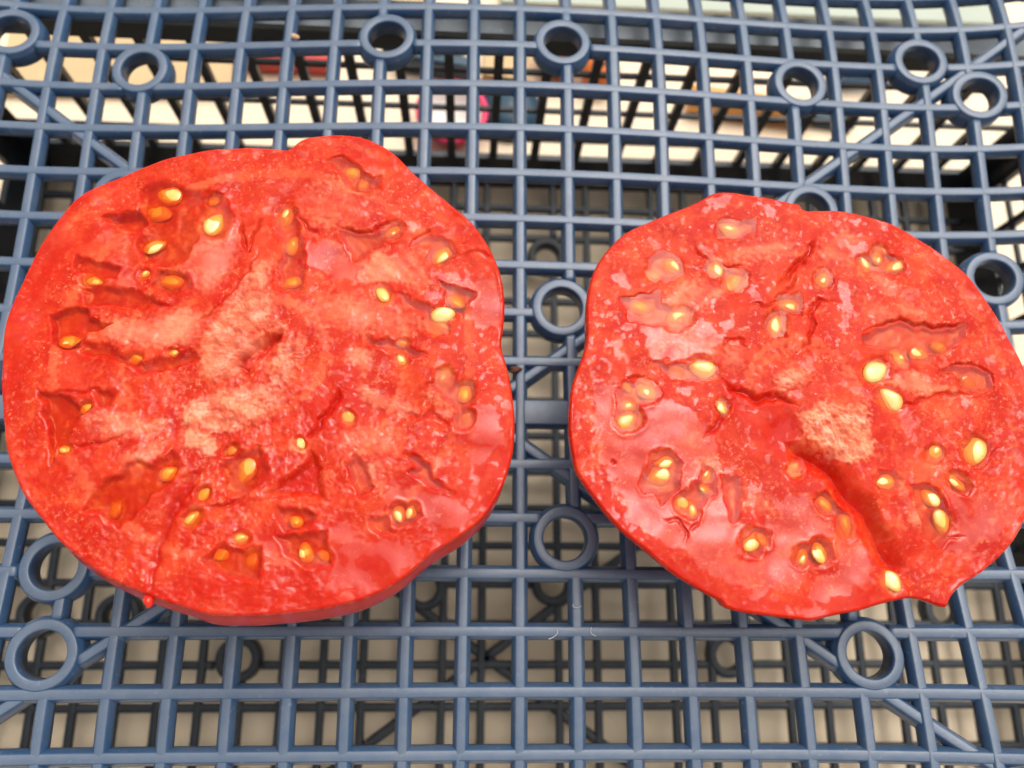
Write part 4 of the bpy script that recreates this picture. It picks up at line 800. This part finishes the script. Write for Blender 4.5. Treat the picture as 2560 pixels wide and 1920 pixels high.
# ------------------------------------------------------------------ things lying on the table behind the crates, seen through the slats
def boxm(name, x0, x1, y0, y1, z0, z1, mat, parent=None, bev=1.0, rot=0.0):
    c = ((x0 + x1) / 2, (y0 + y1) / 2); ca, sa = math.cos(rot), math.sin(rot)
    lay = [(z0, bev), (z0 + bev, 0), (z1 - bev, 0), (z1, bev)]
    V, Fc = [], []
    for z, i in lay:
        for x, y in ((x0 + i, y0), (x1 - i, y0), (x1, y0 + i), (x1, y1 - i), (x1 - i, y1), (x0 + i, y1), (x0, y1 - i), (x0, y0 + i)):
            if i: x = c[0] + (x - c[0]) * (1 - i / (x1 - x0)); y = c[1] + (y - c[1]) * (1 - i / (y1 - y0))
            else:
                pass
            V.append((c[0] + (x - c[0]) * ca - (y - c[1]) * sa, c[1] + (x - c[0]) * sa + (y - c[1]) * ca, z))
    for l in range(3):
        for k in range(8):
            k2 = (k + 1) % 8
            Fc.append((l * 8 + k, l * 8 + k2, (l + 1) * 8 + k2, (l + 1) * 8 + k))
    Fc.append(tuple(range(8))[::-1]); Fc.append(tuple(24 + k for k in range(8)))
    return mesh_obj(name, V, Fc, mat, parent, smooth=False)
def lathe(name, c, prof, mat, parent=None, n=28):
    V, Fc = [], []
    for rr_, z in prof:
        for k in range(n):
            a = 2 * math.pi * k / n
            V.append((c[0] + rr_ * math.cos(a), c[1] + rr_ * math.sin(a), z))
    for i in range(len(prof) - 1):
        for k in range(n):
            k2 = (k + 1) % n
            Fc.append((i * n + k, i * n + k2, (i + 1) * n + k2, (i + 1) * n + k))
    return mesh_obj(name, V, Fc, mat, parent)
T0 = TZ + .2
M_RED = simple("red_card", (.48, .045, .04), .45, .3, 120)
M_TAN = simple("tan_board", (.62, .44, .24), .75, .15, 90)
M_PINK = simple("pink_plastic", (.75, .03, .12), .35, .15, 50)
M_NAVY = simple("teal_plastic", (.012, .05, .085), .4, .3, 50)
M_ORANGE = simple("orange_rind", (.70, .17, .03), .4, .25, 150)
M_AMBER = simple("amber_plastic", (.78, .36, .09), .35, .25, 80)
M_BLUEB = simple("bright_blue_plastic", (.02, .14, .36), .4, .2, 50)
M_SAGE = simple("sage_plastic", (.42, .46, .38), .5, .08, 40)
M_WHITE = simple("white_print", (.8, .74, .7), .5, .1, 60)
M_LEAF = simple("green_leaf", (.12, .36, .04), .5, .3, 120)
t = empty("red_packet", (-.071, .204, T0 * MM)); tag(t, "red packet with a pale print lying behind the far slatted wall", "packet")
boxm("carton", -88, -54, 197, 212, T0, T0 + 9, M_RED, t); boxm("print_panel", -84, -74, 201, 207.5, T0 + 9.05, T0 + 9.35, M_WHITE, t, .1)
tag(boxm("tan_board", -176, -92, 184, 214, T0, T0 + 4, M_TAN, None, .6, .04), "long tan board on the table behind the left end of the far wall", "board", "tan boards")
tag(boxm("tan_board", 4, 22, 196, 216, T0, T0 + 5, M_TAN, None, .6, -.1), "short tan board on the table behind the middle of the far wall", "board", "tan boards")
t = empty("pink_dish", (-.008, .177, T0 * MM)); tag(t, "round pink dish with pale inside behind the far slats", "dish")
lathe("bowl", (-8, 177), [(0, T0), (7, T0), (11, T0 + 4), (13, T0 + 9), (13.6, T0 + 9.3), (13.6, T0 + 10), (11.6, T0 + 10), (11.2, T0 + 9)], M_PINK, t)
lathe("inner_face", (-8, 177), [(11.3, T0 + 9.2), (9.5, T0 + 5), (6, T0 + 2), (0.01, T0 + 1.5)], M_WHITE, t)
t = empty("teal_clip", (-.018, .205, T0 * MM)); tag(t, "dark teal clip with two jaws behind the far wall", "clip")
boxm("jaw", -36, -4, 207, 212, T0, T0 + 10, M_NAVY, t, 1.2, .12); boxm("jaw", -30, 0, 198, 203, T0, T0 + 10, M_NAVY, t, 1.2, -.15)
lathe("pivot", (-14, 205), [(0.01, T0 + 12), (3, T0 + 12), (4, T0 + 11), (4, T0)], M_NAVY, t, 16)
t = empty("teal_puck", (.014, .183, T0 * MM)); tag(t, "round dark teal disc on the table beside the pink dish", "disc")
lathe("body", (14, 183), [(12, T0), (12.5, T0 + 2), (11.5, T0 + 5), (7, T0 + 7.5), (0.01, T0 + 8.2)], M_NAVY, t)
for i, (ox, oy, rad, lb) in enumerate([(33, 206, 9.5, "larger orange fruit behind the middle of the far wall"), (49, 199, 7.5, "smaller orange fruit right of the larger one behind the far wall")]):
    t = empty("orange_fruit", (ox * MM, oy * MM, T0 * MM)); tag(t, lb, "fruit", "orange fruits behind the crate")
    blob("rind", (ox, oy, T0 + rad * .86), (rad, rad, rad * .86), M_ORANGE, t, 14, seed=i, amp=.03)
    blob("stem_scar", (ox, oy - .8, T0 + rad * 1.70), (1.4, 1.4, .5), M_CRUMB, t, 6, seed=i + 4)
t = empty("amber_tool", (.115, .187, T0 * MM)); tag(t, "amber orange handled tool lying behind the right end of the far wall", "tool")
for nm, a, b_, w_ in (("handle", (84, 190), (132, 185), 5.0), ("tip", (132, 185), (150, 183), 2.6)):
    P = np.linspace((*a, T0 + w_), (*b_, T0 + w_), 8)
    pr = [(w_ * math.sin(q), w_ * math.cos(q)) for q in np.linspace(0, 2 * math.pi, 13)[:-1]]
    V, Fc = sweep([P], pr); mesh_obj(nm, V, Fc, M_AMBER if nm == "handle" else M_NAVY, t)
tag(boxm("blue_block", 146, 166, 201, 211, T0, T0 + 9, M_BLUEB, None, 1.0, .1), "small bright blue block behind the right end of the far wall", "block")
t = empty("sage_tray", (.11, .262, T0 * MM)); tag(t, "pale sage green tray lying beyond the far crate rim", "tray")
boxm("base", 10, 215, 232, 300, T0, T0 + 5, M_SAGE, t, 1.0); boxm("lip", 10, 215, 227.5, 231.5, T0, T0 + 9, M_SAGE, t, 1.0)
LV = [(-124, 226, T0 + 1), (-118, 222, T0 + 4), (-108, 221, T0 + 6), (-98, 224, T0 + 3), (-92, 229, T0 + 1), (-99, 235, T0 + 3), (-109, 238, T0 + 6), (-118, 235, T0 + 4), (-108, 229.5, T0 + 3.2)]
LF = [(i, (i + 1) % 8, 8) for i in range(8)]
LV2 = [(a, b, c - .5) for a, b, c in LV]
tag(mesh_obj("fallen_leaf", LV + LV2, LF + [(9 + b, 9 + a, 17) for a, b, _ in LF] + [(i, 9 + i, 9 + (i + 1) % 8, (i + 1) % 8) for i in range(8)], M_LEAF), "bright green leaf lying beyond the far rim at upper left", "leaf")
tag(boxm("tan_board", -90, -20, 224, 250, T0, T0 + 6, M_TAN, None, .6, .02), "tan board lying just beyond the far rim beside the green leaf", "board", "tan boards")
